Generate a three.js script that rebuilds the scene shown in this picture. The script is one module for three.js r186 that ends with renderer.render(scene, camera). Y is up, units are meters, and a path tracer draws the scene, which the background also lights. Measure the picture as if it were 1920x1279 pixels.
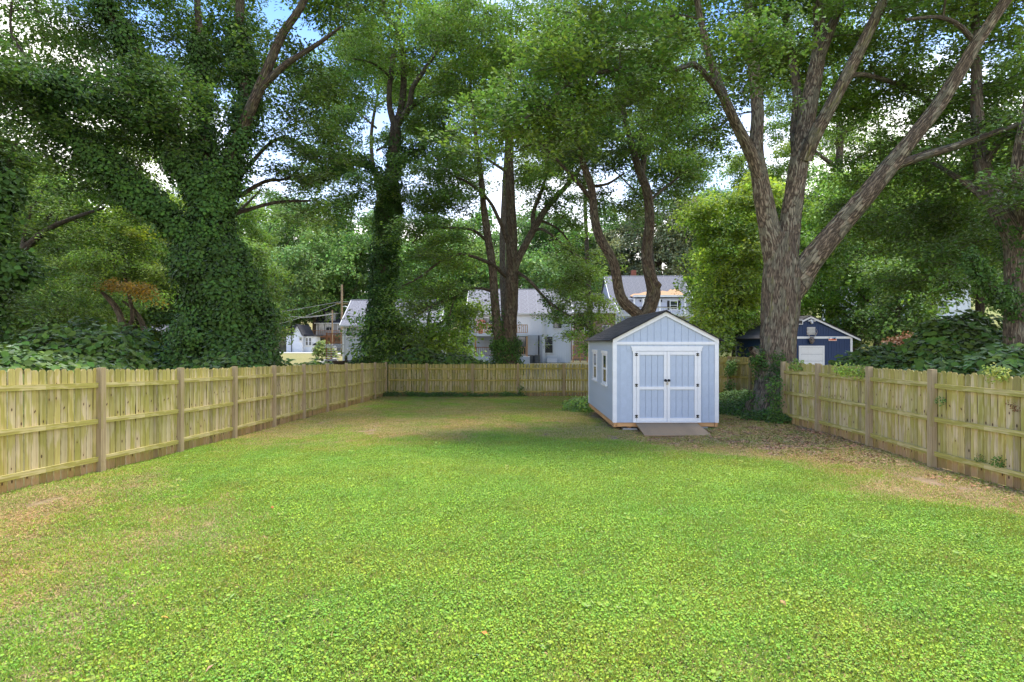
import * as THREE from 'three';
import { mergeGeometries, mergeVertices } from 'three/addons/utils/BufferGeometryUtils.js';

// ---------------------------------------------------------------- camera, sky, sun, exposure
const scene = new THREE.Scene();
const EYE = 2.4, F = 1100;                       // eye height; focal length in pixels of the 1920 wide photograph
const camera = new THREE.PerspectiveCamera(2 * Math.atan(639.5 / F) * 180 / Math.PI, 1920 / 1279, 0.1, 1500);
camera.position.set(0, EYE, 0);
camera.lookAt(0, EYE, -10);
const renderer = new THREE.WebGLRenderer({ antialias: true });
renderer.toneMapping = THREE.LinearToneMapping;
renderer.toneMappingExposure = 3.2;
renderer.shadowMap.enabled = true;
renderer.shadowMap.type = THREE.PCFSoftShadowMap;

// seeded random numbers and noise
function rng(seed) {
  let a = seed >>> 0;
  return () => { a = (a + 0x6D2B79F5) | 0; let t = Math.imul(a ^ (a >>> 15), 1 | a); t = (t + Math.imul(t ^ (t >>> 7), 61 | t)) ^ t; return ((t ^ (t >>> 14)) >>> 0) / 4294967296; };
}
function hash(x, y, s = 0) { let h = Math.imul(x, 374761393) + Math.imul(y, 668265263) + Math.imul(s, 974634777); h = Math.imul(h ^ (h >>> 13), 1274126177); return ((h ^ (h >>> 16)) >>> 0) / 4294967296; }
function vnoise(x, y, s = 0, px = 0, py = 0) {   // value noise, with a period when px / py are given
  const xi = Math.floor(x), yi = Math.floor(y); let fx = x - xi, fy = y - yi;
  fx = fx * fx * (3 - 2 * fx); fy = fy * fy * (3 - 2 * fy);
  const wx = (k) => px ? ((k % px) + px) % px : k, wy = (k) => py ? ((k % py) + py) % py : k;
  const a = hash(wx(xi), wy(yi), s), b = hash(wx(xi + 1), wy(yi), s), c = hash(wx(xi), wy(yi + 1), s), d = hash(wx(xi + 1), wy(yi + 1), s);
  return a + (b - a) * fx + (c - a) * fy + (a - b - c + d) * fx * fy;
}
function fbm(x, y, s = 0, oct = 4, px = 0, py = 0) {
  let v = 0, a = 0.5, n = 0;
  for (let i = 0; i < oct; i++) { v += a * vnoise(x, y, s + i, px, py); n += a; a *= 0.5; x *= 2; y *= 2; px *= 2; py *= 2; }
  return v / n;
}
const clamp = (x, a = 0, b = 1) => Math.min(b, Math.max(a, x));
const sstep = (a, b, x) => { const t = clamp((x - a) / (b - a)); return t * t * (3 - 2 * t); };
const lerp = (a, b, t) => a + (b - a) * t;

{ // summer sky: blue above, pale and cloudy towards the horizon, alike all round
  const W = 1024, H = 512, data = new Float32Array(W * H * 4);
  for (let j = 0; j < H; j++) {
    const el = ((j + 0.5) / H - 0.5) * Math.PI;
    for (let i = 0; i < W; i++) {
      const az = (i + 0.5) / W * Math.PI * 2;
      const t = sstep(0.05, 0.62, el);
      let r = lerp(0.50, 0.075, t), g = lerp(0.60, 0.215, t), b = lerp(0.80, 0.58, t);
      const cx = Math.cos(az) * Math.cos(el) / (0.28 + Math.max(0, Math.sin(el))), cz = Math.sin(az) * Math.cos(el) / (0.28 + Math.max(0, Math.sin(el)));
      const n = fbm(cx * 1.3 + 11.3, cz * 1.3 + 4.7, 5, 6);
      const cov = lerp(0.26, 0.44, sstep(0.2, 0.5, el));
      const c = sstep(cov, cov + 0.20, n) * 0.95;
      r = lerp(r, 1.05, c); g = lerp(g, 1.02, c); b = lerp(b, 0.96, c);
      if (el < 0) { const k = sstep(0, -0.12, el); r = lerp(r, 0.10, k); g = lerp(g, 0.12, k); b = lerp(b, 0.07, k); }
      const o = (j * W + i) * 4; data[o] = r; data[o + 1] = g; data[o + 2] = b; data[o + 3] = 1;
    }
  }
  const sky = new THREE.DataTexture(data, W, H, THREE.RGBAFormat, THREE.FloatType);
  sky.mapping = THREE.EquirectangularReflectionMapping; sky.magFilter = sky.minFilter = THREE.LinearFilter; sky.needsUpdate = true;
  scene.background = sky; scene.environment = sky;
}
const sun = new THREE.DirectionalLight(new THREE.Color(1, 0.95, 0.86), 2.4);
sun.position.set(9, 78, -31); sun.target.position.set(0, 0, -16);
sun.castShadow = true; sun.shadow.radius = 30; sun.shadow.mapSize.set(4096, 4096);
Object.assign(sun.shadow.camera, { left: -60, right: 60, top: 60, bottom: -60, near: 1, far: 300 });
scene.add(sun, sun.target);

// ---------------------------------------------------------------- helpers
const V = (x, y, z) => new THREE.Vector3(x, y, z);
const at = (px, py, d) => V((px - 960) / F * d, EYE + (640 - py) / F * d, -d);   // a point seen at a pixel, d metres away
const taken = {};
function numbered(name) { const n = taken[name] = (taken[name] ?? -1) + 1; return n ? `${name}_${String(n).padStart(3, '0')}` : name; }
function tag(o, label, category, group, kind) {
  if (label) o.userData.label = label;
  if (category) o.userData.category = category;
  if (group) o.userData.group = group;
  if (kind) o.userData.kind = kind;
  return o;
}
function thing(name, label, category, group, pos = [0, 0, 0], turn = 0) {
  const o = new THREE.Group(); o.name = numbered(name); o.position.set(...pos); o.rotation.y = turn; scene.add(o);
  return tag(o, label, category, group);
}
function put(name, geo, mat, parent = scene, pos, rot) {
  const m = new THREE.Mesh(geo, mat); m.name = parent === scene ? numbered(name) : name; m.castShadow = m.receiveShadow = true;
  if (pos) m.position.set(...pos); if (rot) m.rotation.set(...rot);
  parent.add(m); return m;
}
const boxes = new Map();
function boxG(w, h, d) {                          // a box with uv in metres
  const key = [w, h, d].map((x) => x.toFixed(4)).join();
  if (!boxes.has(key)) {
    const g = new THREE.BoxGeometry(w, h, d), uv = g.attributes.uv, p = g.attributes.position, n = g.attributes.normal;
    for (let i = 0; i < uv.count; i++) {
      if (Math.abs(n.getX(i)) > 0.5) uv.setXY(i, p.getZ(i), p.getY(i));
      else if (Math.abs(n.getY(i)) > 0.5) uv.setXY(i, p.getX(i), p.getZ(i));
      else uv.setXY(i, p.getX(i), p.getY(i));
    }
    boxes.set(key, g);
  }
  return boxes.get(key);
}
const box = (name, w, h, d, x, y, z, mat, parent, rot) => put(name, boxG(w, h, d), mat, parent, [x, y, z], rot);
const moved = (g, x, y, z, rx = 0, ry = 0, rz = 0) => g.clone().applyMatrix4(new THREE.Matrix4().compose(V(x, y, z), new THREE.Quaternion().setFromEuler(new THREE.Euler(rx, ry, rz)), V(1, 1, 1)));
function prism(points, depth, z0 = 0) {           // an outline in x, y pushed out along z; uv in metres
  const s = new THREE.Shape(points.map(([x, y]) => new THREE.Vector2(x, y)));
  const g = new THREE.ExtrudeGeometry(s, { depth, bevelEnabled: false }); g.translate(0, 0, z0); return g;
}
// a tapered tube through points [[V, radius], ...], round and a little uneven
function tube(nodes, seg = 6, step = 0.4, rough = 0.0, seed = 1) {
  const curve = new THREE.CatmullRomCurve3(nodes.map((n) => n[0]), false, 'centripetal');
  const len = curve.getLength(), n = Math.max(nodes.length - 1, Math.ceil(len / step)), pts = curve.getSpacedPoints(n);
  const cum = [0]; for (let i = 1; i < nodes.length; i++) cum.push(cum[i - 1] + nodes[i][0].distanceTo(nodes[i - 1][0]));
  const rad = (t) => { const s = t * cum[cum.length - 1]; let k = 1; while (k < cum.length - 1 && cum[k] < s) k++; const u = clamp((s - cum[k - 1]) / Math.max(1e-6, cum[k] - cum[k - 1])); return lerp(nodes[k - 1][1], nodes[k][1], u * u * (3 - 2 * u) * 0.4 + u * 0.6); };
  const pos = [], uv = [], idx = []; let T = V(0, 1, 0), N = V(1, 0, 0), around = Math.max(2, 2 * Math.round(Math.PI * nodes[0][1]));
  for (let i = 0; i <= n; i++) {
    const t2 = pts[Math.min(n, i + 1)].clone().sub(pts[Math.max(0, i - 1)]).normalize();
    if (i === 0) { N = Math.abs(t2.y) > 0.9 ? V(1, 0, 0) : V(0, 1, 0); N.sub(t2.clone().multiplyScalar(N.dot(t2))).normalize(); }
    else { N.applyQuaternion(new THREE.Quaternion().setFromUnitVectors(T, t2)); N.sub(t2.clone().multiplyScalar(N.dot(t2))).normalize(); }
    T = t2; const B = T.clone().cross(N), r = rad(i / n);
    for (let k = 0; k <= seg; k++) {
      const a = k / seg * Math.PI * 2, ca = Math.cos(a), sa = Math.sin(a);
      const w = rough ? r * (1 + rough * (fbm(ca * 1.7 + 7, i * step * 0.8 + sa * 1.7, seed, 3) - 0.5) * 2) : r;
      pos.push(pts[i].x + (N.x * ca + B.x * sa) * w, pts[i].y + (N.y * ca + B.y * sa) * w, pts[i].z + (N.z * ca + B.z * sa) * w);
      uv.push(k / seg * around, i / n * len);
    }
  }
  for (let i = 0; i < n; i++) for (let k = 0; k < seg; k++) { const a = i * (seg + 1) + k, b = a + seg + 1; idx.push(a, a + 1, b, b, a + 1, b + 1); }
  const g = new THREE.BufferGeometry();
  g.setAttribute('position', new THREE.Float32BufferAttribute(pos, 3)); g.setAttribute('uv', new THREE.Float32BufferAttribute(uv, 2)); g.setIndex(idx);
  g.computeVertexNormals();
  const nn = g.attributes.normal;                 // close the seam
  for (let i = 0; i <= n; i++) { const a = i * (seg + 1), b = a + seg; const v = V(nn.getX(a) + nn.getX(b), nn.getY(a) + nn.getY(b), nn.getZ(a) + nn.getZ(b)).normalize(); nn.setXYZ(a, v.x, v.y, v.z); nn.setXYZ(b, v.x, v.y, v.z); }
  return g;
}

// ---------------------------------------------------------------- textures and materials
function tex(w, h, f, srgb = true, repeat) {      // f(u, v) -> [r, g, b] in 0..1
  const d = new Uint8Array(w * h * 4);
  for (let j = 0; j < h; j++) for (let i = 0; i < w; i++) { const c = f((i + 0.5) / w, (j + 0.5) / h), o = (j * w + i) * 4; d[o] = clamp(c[0]) * 255; d[o + 1] = clamp(c[1]) * 255; d[o + 2] = clamp(c[2]) * 255; d[o + 3] = 255; }
  const t = new THREE.DataTexture(d, w, h); t.wrapS = t.wrapT = THREE.RepeatWrapping; t.magFilter = THREE.LinearFilter; t.minFilter = THREE.LinearMipmapLinearFilter; t.generateMipmaps = true;
  if (srgb) t.colorSpace = THREE.SRGBColorSpace; if (repeat) t.repeat.set(...repeat); t.needsUpdate = true; return t;
}
const mixc = (a, b, t) => [lerp(a[0], b[0], t), lerp(a[1], b[1], t), lerp(a[2], b[2], t)];
const rgb = (r, g, b) => [r / 255, g / 255, b / 255];
const std = (o) => new THREE.MeshStandardMaterial(o);
const lin = (r, g, b) => new THREE.Color().setRGB(r, g, b);

// weathered fence wood: eight boards side by side over 1.12 m, 2 m tall; grain, knots, green film in patches, earth brown at the foot
const KN = []; { const r = rng(77); for (let b = 0; b < 8; b++) { const n = 1 + Math.floor(r() * 3); for (let k = 0; k < n; k++) KN.push([(b + 0.25 + r() * 0.5) * 0.14, 0.15 + r() * 1.7, 0.007 + r() * 0.008]); } }
function woodAt(u, v) {
  const x = u * 1.12, y = v * 2, b = Math.floor(u * 8);
  let warp = 0, knot = 0, ring = 0;
  for (const [kx, ky, kr] of KN) if (Math.floor(kx / 0.14) === b) { const dx = (x - kx) / kr, dy = (y - ky) / (kr * 1.9), q = Math.sqrt(dx * dx + dy * dy); knot = Math.max(knot, sstep(1.25, 0.7, q)); ring = Math.max(ring, Math.exp(-q * 0.55)); warp += Math.exp(-q * q / 9) * Math.sign(dx) * 0.006; }
  const g1 = fbm((x - warp) * 160, y * 2.2, 21 + b, 3), g2 = fbm((x - warp) * 50, y * 0.9, 41 + b, 3), fine = vnoise(x * 700, y * 14, 5);
  return { x, y, b, knot, ring, g1, g2, fine };
}
const woodMap = tex(448, 1024, (u, v) => {
  const q = woodAt(u, v), pale = rgb(206, 196, 170), grey = rgb(178, 166, 146), green = rgb(166, 161, 92), earth = rgb(162, 134, 106);
  let c = mixc(pale, grey, clamp(q.g2 * 1.3 - 0.15));
  const film = fbm(q.x * 14 + q.b * 3, q.y * 2.6, 61, 4), hi = sstep(1.5, 1.75, q.y + (film - 0.5) * 0.5);
  const ed = Math.abs((u * 8) % 1 - 0.5) * 2;
  c = mixc(c, green, clamp(sstep(0.42, 0.62, film + hi * 0.24 + sstep(0.55, 1, ed) * 0.14) * 0.72));
  c = mixc(c, rgb(92, 84, 48), sstep(0.86, 1.0, ed + (film - 0.5) * 0.35) * 0.6);
  c = mixc(c, earth, sstep(0.20, 0.12, q.y + (fbm(q.x * 30, q.y * 4, 67, 3) - 0.5) * 0.12) * 0.85);
  c = mixc(c, rgb(128, 104, 72), clamp((q.g1 - 0.52) * 2.2) * 0.7);
  c = mixc(c, rgb(140, 104, 70), q.ring * 0.35); c = mixc(c, rgb(66, 48, 36), q.knot * 0.85);
  const s = 0.94 + q.fine * 0.12; return [c[0] * s, c[1] * s, c[2] * s];
});
const woodBump = tex(448, 1024, (u, v) => { const q = woodAt(u, v), h = 0.5 + (q.g1 - 0.5) * 0.7 - q.knot * 0.3 + (q.fine - 0.5) * 0.2; return [h, h, h]; }, false);
woodMap.repeat.set(1 / 1.12, 1 / 2); woodBump.repeat.set(1 / 1.12, 1 / 2);
const wood = (tint) => std({ map: woodMap, bumpMap: woodBump, bumpScale: 0.004, roughness: 0.9, color: lin(...tint) });
const M = {};
M.boards = [[1.0, 0.95, 0.72], [0.84, 0.80, 0.58], [1.0, 0.93, 0.76], [0.74, 0.73, 0.42], [0.92, 0.85, 0.50], [0.64, 0.60, 0.46], [1.06, 0.98, 0.76], [0.86, 0.84, 0.50]].map(wood);
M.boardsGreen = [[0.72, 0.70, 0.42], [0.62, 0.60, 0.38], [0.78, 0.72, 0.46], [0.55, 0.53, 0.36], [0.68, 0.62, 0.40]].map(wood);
// long members: the grain runs along x
const railMap = tex(1024, 128, (u, v) => {
  const x = u * 2.4, y = v * 0.2; const g1 = fbm(y * 160, x * 2.4, 81, 3, 0, 0), film = fbm(x * 3, y * 16, 83, 4);
  let c = mixc(rgb(190, 176, 124), rgb(158, 150, 74), sstep(0.34, 0.58, film)); c = mixc(c, rgb(120, 100, 62), clamp((g1 - 0.5) * 2) * 0.7); return c;
});
railMap.repeat.set(1 / 2.4, 1 / 0.2);
const plankMap = tex(1024, 128, (u, v) => { const g1 = fbm(v * 26, u * 6, 85, 4), n = fbm(u * 7, v * 3, 87, 4); let c = mixc(rgb(170, 144, 112), rgb(130, 108, 82), n); c = mixc(c, rgb(74, 64, 54), clamp((g1 - 0.48) * 2.4)); return c; });
plankMap.repeat.set(1 / 2.4, 1 / 0.2);
const postMap = tex(128, 1024, (u, v) => {
  const x = u * 0.3, y = v * 2; const g1 = fbm(x * 130, y * 1.6, 91, 4), film = fbm(x * 10, y * 2.2, 93, 4);
  let c = mixc(rgb(186, 168, 134), rgb(160, 142, 108), film); c = mixc(c, rgb(112, 92, 70), clamp((g1 - 0.5) * 2.4) * 0.8); c = mixc(c, rgb(150, 140, 84), sstep(0.62, 0.8, film) * 0.6); return c;
});
postMap.repeat.set(1 / 0.3, 1 / 2);
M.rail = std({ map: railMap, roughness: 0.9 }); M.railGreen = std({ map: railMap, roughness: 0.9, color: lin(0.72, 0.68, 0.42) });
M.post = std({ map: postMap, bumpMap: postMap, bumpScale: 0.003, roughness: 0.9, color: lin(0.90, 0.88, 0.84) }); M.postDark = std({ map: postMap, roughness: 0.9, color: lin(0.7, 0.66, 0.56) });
M.darkWood = std({ map: plankMap, roughness: 0.95, color: lin(0.25, 0.22, 0.2) });
M.rampWood = std({ map: plankMap, bumpMap: plankMap, bumpScale: 0.003, roughness: 0.92 });
M.newWood = std({ map: plankMap, roughness: 0.9, color: lin(1.9, 1.5, 1.05) });
M.deckWood = std({ map: plankMap, roughness: 0.9, color: lin(1.0, 0.62, 0.42) });

const speck = tex(256, 256, (u, v) => { const n = fbm(u * 8, v * 8, 131, 5, 8, 8), m = fbm(u * 64, v * 64, 137, 2, 64, 64); const k = 0.93 + n * 0.07 + (m - 0.5) * 0.05; return [k, k, k]; });
const stipple = tex(256, 256, (u, v) => { const k = fbm(u * 16, v * 90, 141, 3, 16, 90); return [k, k, k]; }, false);
const paint = (r, g, b, rough = 0.6) => std({ color: new THREE.Color(r / 255, g / 255, b / 255).convertSRGBToLinear(), map: speck, bumpMap: stipple, bumpScale: 0.0015, roughness: rough });
M.shedBlue = paint(172, 183, 196); M.white = paint(222, 222, 220); M.garageBlue = paint(9, 46, 88); M.offWhite = paint(222, 222, 220);
M.black = std({ color: lin(0.012, 0.012, 0.013), roughness: 0.45, metalness: 0.3 });
M.brass = std({ color: lin(0.4, 0.36, 0.28), roughness: 0.35, metalness: 0.8 });
M.concrete = std({ map: speck, color: lin(0.42, 0.40, 0.37), roughness: 0.95 });
M.glass = new THREE.MeshPhysicalMaterial({ color: lin(0.03, 0.035, 0.04), roughness: 0.06, metalness: 0, specularIntensity: 1, clearcoat: 1, clearcoatRoughness: 0.04 });
M.pane = M.glass;
const shingleTex = tex(256, 256, (u, v) => { const m = hash(Math.floor(u * 256), Math.floor(v * 256), 9), n = fbm(u * 12, v * 12, 151, 4, 12, 12); const k = 0.62 + m * 0.35 + (n - 0.5) * 0.35; return [k, k, k * 1.01]; });
const shingle = (r, g, b) => std({ map: shingleTex, color: lin(r, g, b), roughness: 0.95 });
M.shingles = [shingle(0.055, 0.050, 0.050), shingle(0.042, 0.038, 0.038), shingle(0.068, 0.062, 0.060)];
M.roofGrey = shingle(0.27, 0.27, 0.30); M.roofDark = shingle(0.06, 0.06, 0.07); M.roofMid = shingle(0.20, 0.20, 0.215);
M.plywood = std({ map: speck, color: lin(0.46, 0.27, 0.14), roughness: 0.9 });

// lapped boards of far houses: the relief of each course, too fine to see singly from here
const lapBump = tex(8, 256, (u, v) => { const k = (v * 8) % 1; return [k, k, k]; }, false); lapBump.repeat.set(1, 1 / 1.6);
const siding = (r, g, b) => std({ color: lin(r, g, b), bumpMap: lapBump, bumpScale: -0.03, roughness: 0.7 });
M.sidingGrey = siding(0.52, 0.53, 0.56); M.sidingWhite = siding(0.72, 0.73, 0.75); M.sidingLilac = siding(0.42, 0.43, 0.50); M.sidingTaupe = siding(0.34, 0.33, 0.32);
M.stucco = std({ map: speck, color: lin(0.50, 0.51, 0.53), roughness: 0.95 });
M.brick = std({ map: tex(128, 128, (u, v) => { const row = Math.floor(v * 16), x = (u * 8 + (row % 2) * 0.5) % 1, y = (v * 16) % 1, j = x < 0.06 || y < 0.12; const k = hash(Math.floor(u * 8 + (row % 2) * 0.5) % 8, row, 3); return j ? rgb(158, 148, 138) : mixc(rgb(138, 108, 98), rgb(160, 128, 116), k); }, true, [0.6, 0.8]), roughness: 0.95 });
M.chimneyBrick = std({ color: lin(0.30, 0.10, 0.06), map: speck, roughness: 0.95 });

// bark: ridged and furrowed, lichen in pale patches
const barkH = (u, v) => { const w = fbm(u * 6, v * 4, 201, 3, 6, 4) * 2.2; const r = Math.abs(fbm(u * 40 + w, v * 9, 205, 4, 40, 9) - 0.5) * 2; return clamp(r * 2.2); };
const barkMap = tex(1024, 1024, (u, v) => {
  const h = barkH(u, v), n = fbm(u * 4, v * 4, 211, 5, 4, 4), li = fbm(u * 7, v * 5, 215, 6, 7, 5);
  let c = mixc(rgb(50, 42, 34), rgb(160, 144, 124), h); c = mixc(c, rgb(128, 114, 98), n * 0.4);
  c = mixc(c, rgb(150, 158, 138), sstep(0.53, 0.58, li + (h - 0.4) * 0.14) * 0.36); c = mixc(c, rgb(120, 122, 62), sstep(0.60, 0.70, fbm(u * 5, v * 3, 219, 4, 5, 3)) * 0.5); return c;
});
const barkBump = tex(1024, 1024, (u, v) => { const h = barkH(u, v); return [h, h, h]; }, false);
barkMap.repeat.set(0.5, 0.5); barkBump.repeat.set(0.5, 0.5);
const bark = (r, g, b, bump = 0.03) => std({ map: barkMap, bumpMap: barkBump, bumpScale: bump, color: lin(r, g, b), roughness: 0.95 });
M.barkOak = bark(1.0, 0.95, 0.87); M.barkDark = bark(0.55, 0.49, 0.42); M.barkMid = bark(0.72, 0.63, 0.53); M.barkFar = bark(0.5, 0.45, 0.4, 0.02);
const leafMat = (r, g, b, t = 0.34, coat = 0.14) => new THREE.MeshPhysicalMaterial({ color: lin(r, g, b), roughness: 1, transmission: t, thickness: 0, ior: 1.35, clearcoat: coat, clearcoatRoughness: 0.36, vertexColors: true, side: THREE.DoubleSide });
M.leafOak = leafMat(0.165, 0.280, 0.034, 0.44); M.leafDark = leafMat(0.125, 0.225, 0.030, 0.42); M.leafIvy = leafMat(0.062, 0.138, 0.015, 0.3, 0.14); M.leafLight = leafMat(0.230, 0.350, 0.040, 0.46);
M.leafOlive = leafMat(0.19, 0.225, 0.085); M.leafFar = leafMat(0.160, 0.260, 0.062); M.leafRed = leafMat(0.20, 0.09, 0.035); M.leafYellow = leafMat(0.22, 0.28, 0.04);
M.kudzu = leafMat(0.090, 0.168, 0.015, 0.36, 0.07);

// ---------------------------------------------------------------- the ground
function groundY(x, d) {                          // d: metres away from the camera
  const s = clamp((d - 9) / 24), side = sstep(3, 10, x) * (1 - sstep(27, 33, d));
  let y = -0.72 * s * (1 - 0.75 * side) + 0.05 * (fbm(x * 0.5 + 9, d * 0.5, 301, 4) - 0.5) + 0.13 * sstep(-5, -7.3, x) * (1 - sstep(7.5, 13, d));
  y = lerp(y, 0.0, sstep(36, 60, d) * (1 - sstep(8, 14, x)));
  y = lerp(y, 0.1, sstep(10, 14, x) * sstep(24, 30, d));
  y += sstep(37, 54, d) * sstep(12, 30, x) * 3.9 + sstep(55, 85, d) * sstep(8, 22, x) * (1 - sstep(12, 30, x)) * 3.6;
  y += sstep(60, 92, d) * sstep(-8, -30, x) * 0.7 + sstep(96, 190, d) * 17;
  return y;
}
const G = (x, z) => groundY(x, -z);
function dryness(x, d) {                          // worn and dried patches of the lawn, 0 lush to 1 bare earth
  const n = fbm(x * 0.7 + 3, d * 0.7, 311, 4), m = fbm(x * 2.3, d * 2.3, 317, 3), streak = fbm((x + d * 0.55) * 1.5, (d - x * 0.4) * 0.25, 323, 3);
  const e = (cx, cd, rx, rd, k = 0) => { const c = Math.cos(k), s = Math.sin(k), a = (x - cx) * c + (d - cd) * s, b = -(x - cx) * s + (d - cd) * c; return Math.exp(-(a * a / rx / rx + b * b / rd / rd)); };
  let v = 0.08 + 0.40 * e(-5.4, 7.0, 1.5, 3.6, 0.35) + 0.36 * e(-3.3, 7.2, 2.0, 0.8, -0.9) + 0.26 * e(-4.2, 5.0, 0.9, 1.6, 0.3) + 0.24 * sstep(-5.0, -6.9, x) + 0.5 * e(-4, 15.5, 4.2, 2.2) + 0.60 * sstep(15, 18.5, d);
  v += 0.95 * e(5.4, 15.0, 3.0, 2.3) + 0.95 * e(7.4, 13.2, 1.5, 3.8) + 0.62 * e(6.4, 9.2, 2.4, 0.7, -0.12) + 0.5 * e(7.6, 9.5, 1.4, 1.8) + 0.35 * e(2.0, 16.3, 2.2, 0.9) + 0.5 * sstep(6, 8, x) * sstep(16, 19, d);
  v -= 0.20 * e(0, 11.5, 3.5, 3.5) + 0.06 * e(0.5, 6, 4, 3);
  return clamp(v * (0.45 + 1.1 * n) + (m - 0.5) * 0.34 + (streak - 0.5) * 0.42);
}
{
  const N = 230, pos = [], col = [], uv = [], idx = [];
  const spread = (t) => Math.sign(t) * (Math.abs(t) * 34 + Math.pow(Math.abs(t), 4) * 560);
  for (let j = 0; j <= N; j++) for (let i = 0; i <= N; i++) {
    const x = spread(i / N * 2 - 1), d = 16 + spread(j / N * 2 - 1), y = groundY(x, d);
    pos.push(x, y, -d); uv.push(x, d);
    const yard = x > -9 && x < 10 && d < 34 && d > -30, n = fbm(x * 0.3, d * 0.3, 331, 4);
    let c;
    if (yard) { const k = dryness(x, d); c = mixc([0.14, 0.17, 0.04], mixc([0.29, 0.23, 0.095], [0.27, 0.185, 0.11], sstep(0.5, 0.95, k)), sstep(0.1, 0.7, k)); }
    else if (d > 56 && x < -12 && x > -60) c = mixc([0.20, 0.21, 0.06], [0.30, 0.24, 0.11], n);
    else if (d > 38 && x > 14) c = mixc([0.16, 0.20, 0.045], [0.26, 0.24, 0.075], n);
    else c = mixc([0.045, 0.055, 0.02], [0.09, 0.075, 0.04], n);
    col.push(...c);
  }
  for (let j = 0; j < N; j++) for (let i = 0; i < N; i++) { const a = j * (N + 1) + i, b = a + N + 1; idx.push(a, a + 1, b, b, a + 1, b + 1); }
  const g = new THREE.BufferGeometry();
  g.setAttribute('position', new THREE.Float32BufferAttribute(pos, 3)); g.setAttribute('color', new THREE.Float32BufferAttribute(col, 3)); g.setAttribute('uv', new THREE.Float32BufferAttribute(uv, 2)); g.setIndex(idx); g.computeVertexNormals();
  const soil = tex(512, 512, (u, v) => { const n = fbm(u * 10, v * 10, 341, 5, 10, 10), m = hash(Math.floor(u * 512), Math.floor(v * 512), 5), s = fbm(u * 90, v * 90, 345, 2, 90, 90); const k = 0.62 + n * 0.5 + (m - 0.5) * 0.18 + (s - 0.5) * 0.4; return [k, k * 0.98, k * 0.95]; }, false, [0.8, 0.8]);
  const m = std({ vertexColors: true, map: soil, bumpMap: soil, bumpScale: 0.03, roughness: 1 });
  tag(put('ground', g, m), 'sloping ground under lawn, neighbouring yards and woods', 'ground', null, 'structure');
}

// ---------------------------------------------------------------- leaves, clumps, grass
const tmpM = new THREE.Matrix4(), tmpQ = new THREE.Quaternion(), tmpS = V(1, 1, 1), UPV = V(0, 1, 0);
function leaves(n, shape, seed) {                 // n leaves; shape(r) -> { p, q, l, w, tint } each
  const r = rng(seed), round = shape.round;
  const idx = [], P = [], C = []; let base = 0;
  for (let i = 0; i < n; i++) {
    const s = shape(r), l = s.l, w = s.w / 2;
    const pts = round ? [[0, 0, 0], [w * 0.8, 0.1 * w, l * 0.22], [w, 0.18 * w, l * 0.55], [0, -0.1 * w, l], [-w, 0.18 * w, l * 0.55], [-w * 0.8, 0.1 * w, l * 0.22]] : [[0, 0, 0], [w, 0.22 * w, l * 0.45], [0, -0.12 * l, l], [-w, 0.22 * w, l * 0.45]];
    for (const [x, y, z] of pts) { const v = V(x, y, z).applyQuaternion(s.q).add(s.p); P.push(v.x, v.y, v.z); C.push(s.t[0], s.t[1], s.t[2]); }
    if (round) idx.push(base, base + 1, base + 2, base, base + 2, base + 3, base, base + 3, base + 4, base, base + 4, base + 5); else idx.push(base, base + 1, base + 2, base, base + 2, base + 3);
    base += pts.length;
  }
  const g = new THREE.BufferGeometry();
  g.setAttribute('position', new THREE.Float32BufferAttribute(P, 3)); g.setAttribute('color', new THREE.Float32BufferAttribute(C, 3)); g.setIndex(idx); g.computeVertexNormals(); return g;
}
const tintOf = (r, k = 0.3) => { const a = 1 - k + r() * 2 * k, h = (r() - 0.5) * 0.35; return [a * (1 + h), a, a * (1 - h * 0.6)]; };
function clump(n, R, flat, l, w, seed, o = {}) {  // a leafy spray, flattened, leaves lying mostly level
  const f = (r) => {
    const a = r() * Math.PI * 2, q = Math.sqrt(r()) * R, y = (r() - 0.5) * 2 * R * flat, k = 0.75 + r() * 0.5;
    const e = new THREE.Euler((r() - 0.5) * (o.tilt ?? 1.5) + (o.droop ?? 0.25), a + (r() - 0.5) * 2.4, (r() - 0.5) * (o.tilt ?? 1.5), 'YXZ');
    return { p: V(Math.sin(a) * q, y - q * q / R * 0.15, Math.cos(a) * q), q: new THREE.Quaternion().setFromEuler(e), l: l * k, w: w * k, t: tintOf(r, o.vary ?? 0.3) };
  };
  f.round = o.round; return leaves(n, f, seed);
}
const CL = {
  near: [clump(34, 0.42, 0.45, 0.138, 0.074, 401, { tilt: 1.3, vary: 0.42 }), clump(34, 0.44, 0.5, 0.128, 0.078, 402, { tilt: 1.4, vary: 0.42 })],
  mid: [clump(32, 0.62, 0.5, 0.24, 0.135, 411, { vary: 0.42 }), clump(32, 0.66, 0.45, 0.225, 0.14, 412, { vary: 0.42 })],
  far: [clump(28, 1.05, 0.6, 0.50, 0.30, 421, { tilt: 2.0, vary: 0.4 }), clump(28, 1.05, 0.55, 0.46, 0.32, 422, { tilt: 2.0, vary: 0.4 })],
  ivy: [clump(30, 0.34, 0.45, 0.11, 0.10, 431, { round: true, tilt: 1.2, droop: 0.5 }), clump(30, 0.34, 0.5, 0.10, 0.10, 432, { round: true, tilt: 1.2, droop: 0.5 })],
  kudzu: [clump(26, 0.42, 0.38, 0.17, 0.15, 441, { round: true, tilt: 1.0, droop: 0.3 }), clump(26, 0.42, 0.45, 0.15, 0.14, 442, { round: true, tilt: 1.1, droop: 0.3 })],
  small: [clump(26, 0.16, 0.5, 0.055, 0.045, 451, { round: true, tilt: 1.3 })],
};
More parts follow.
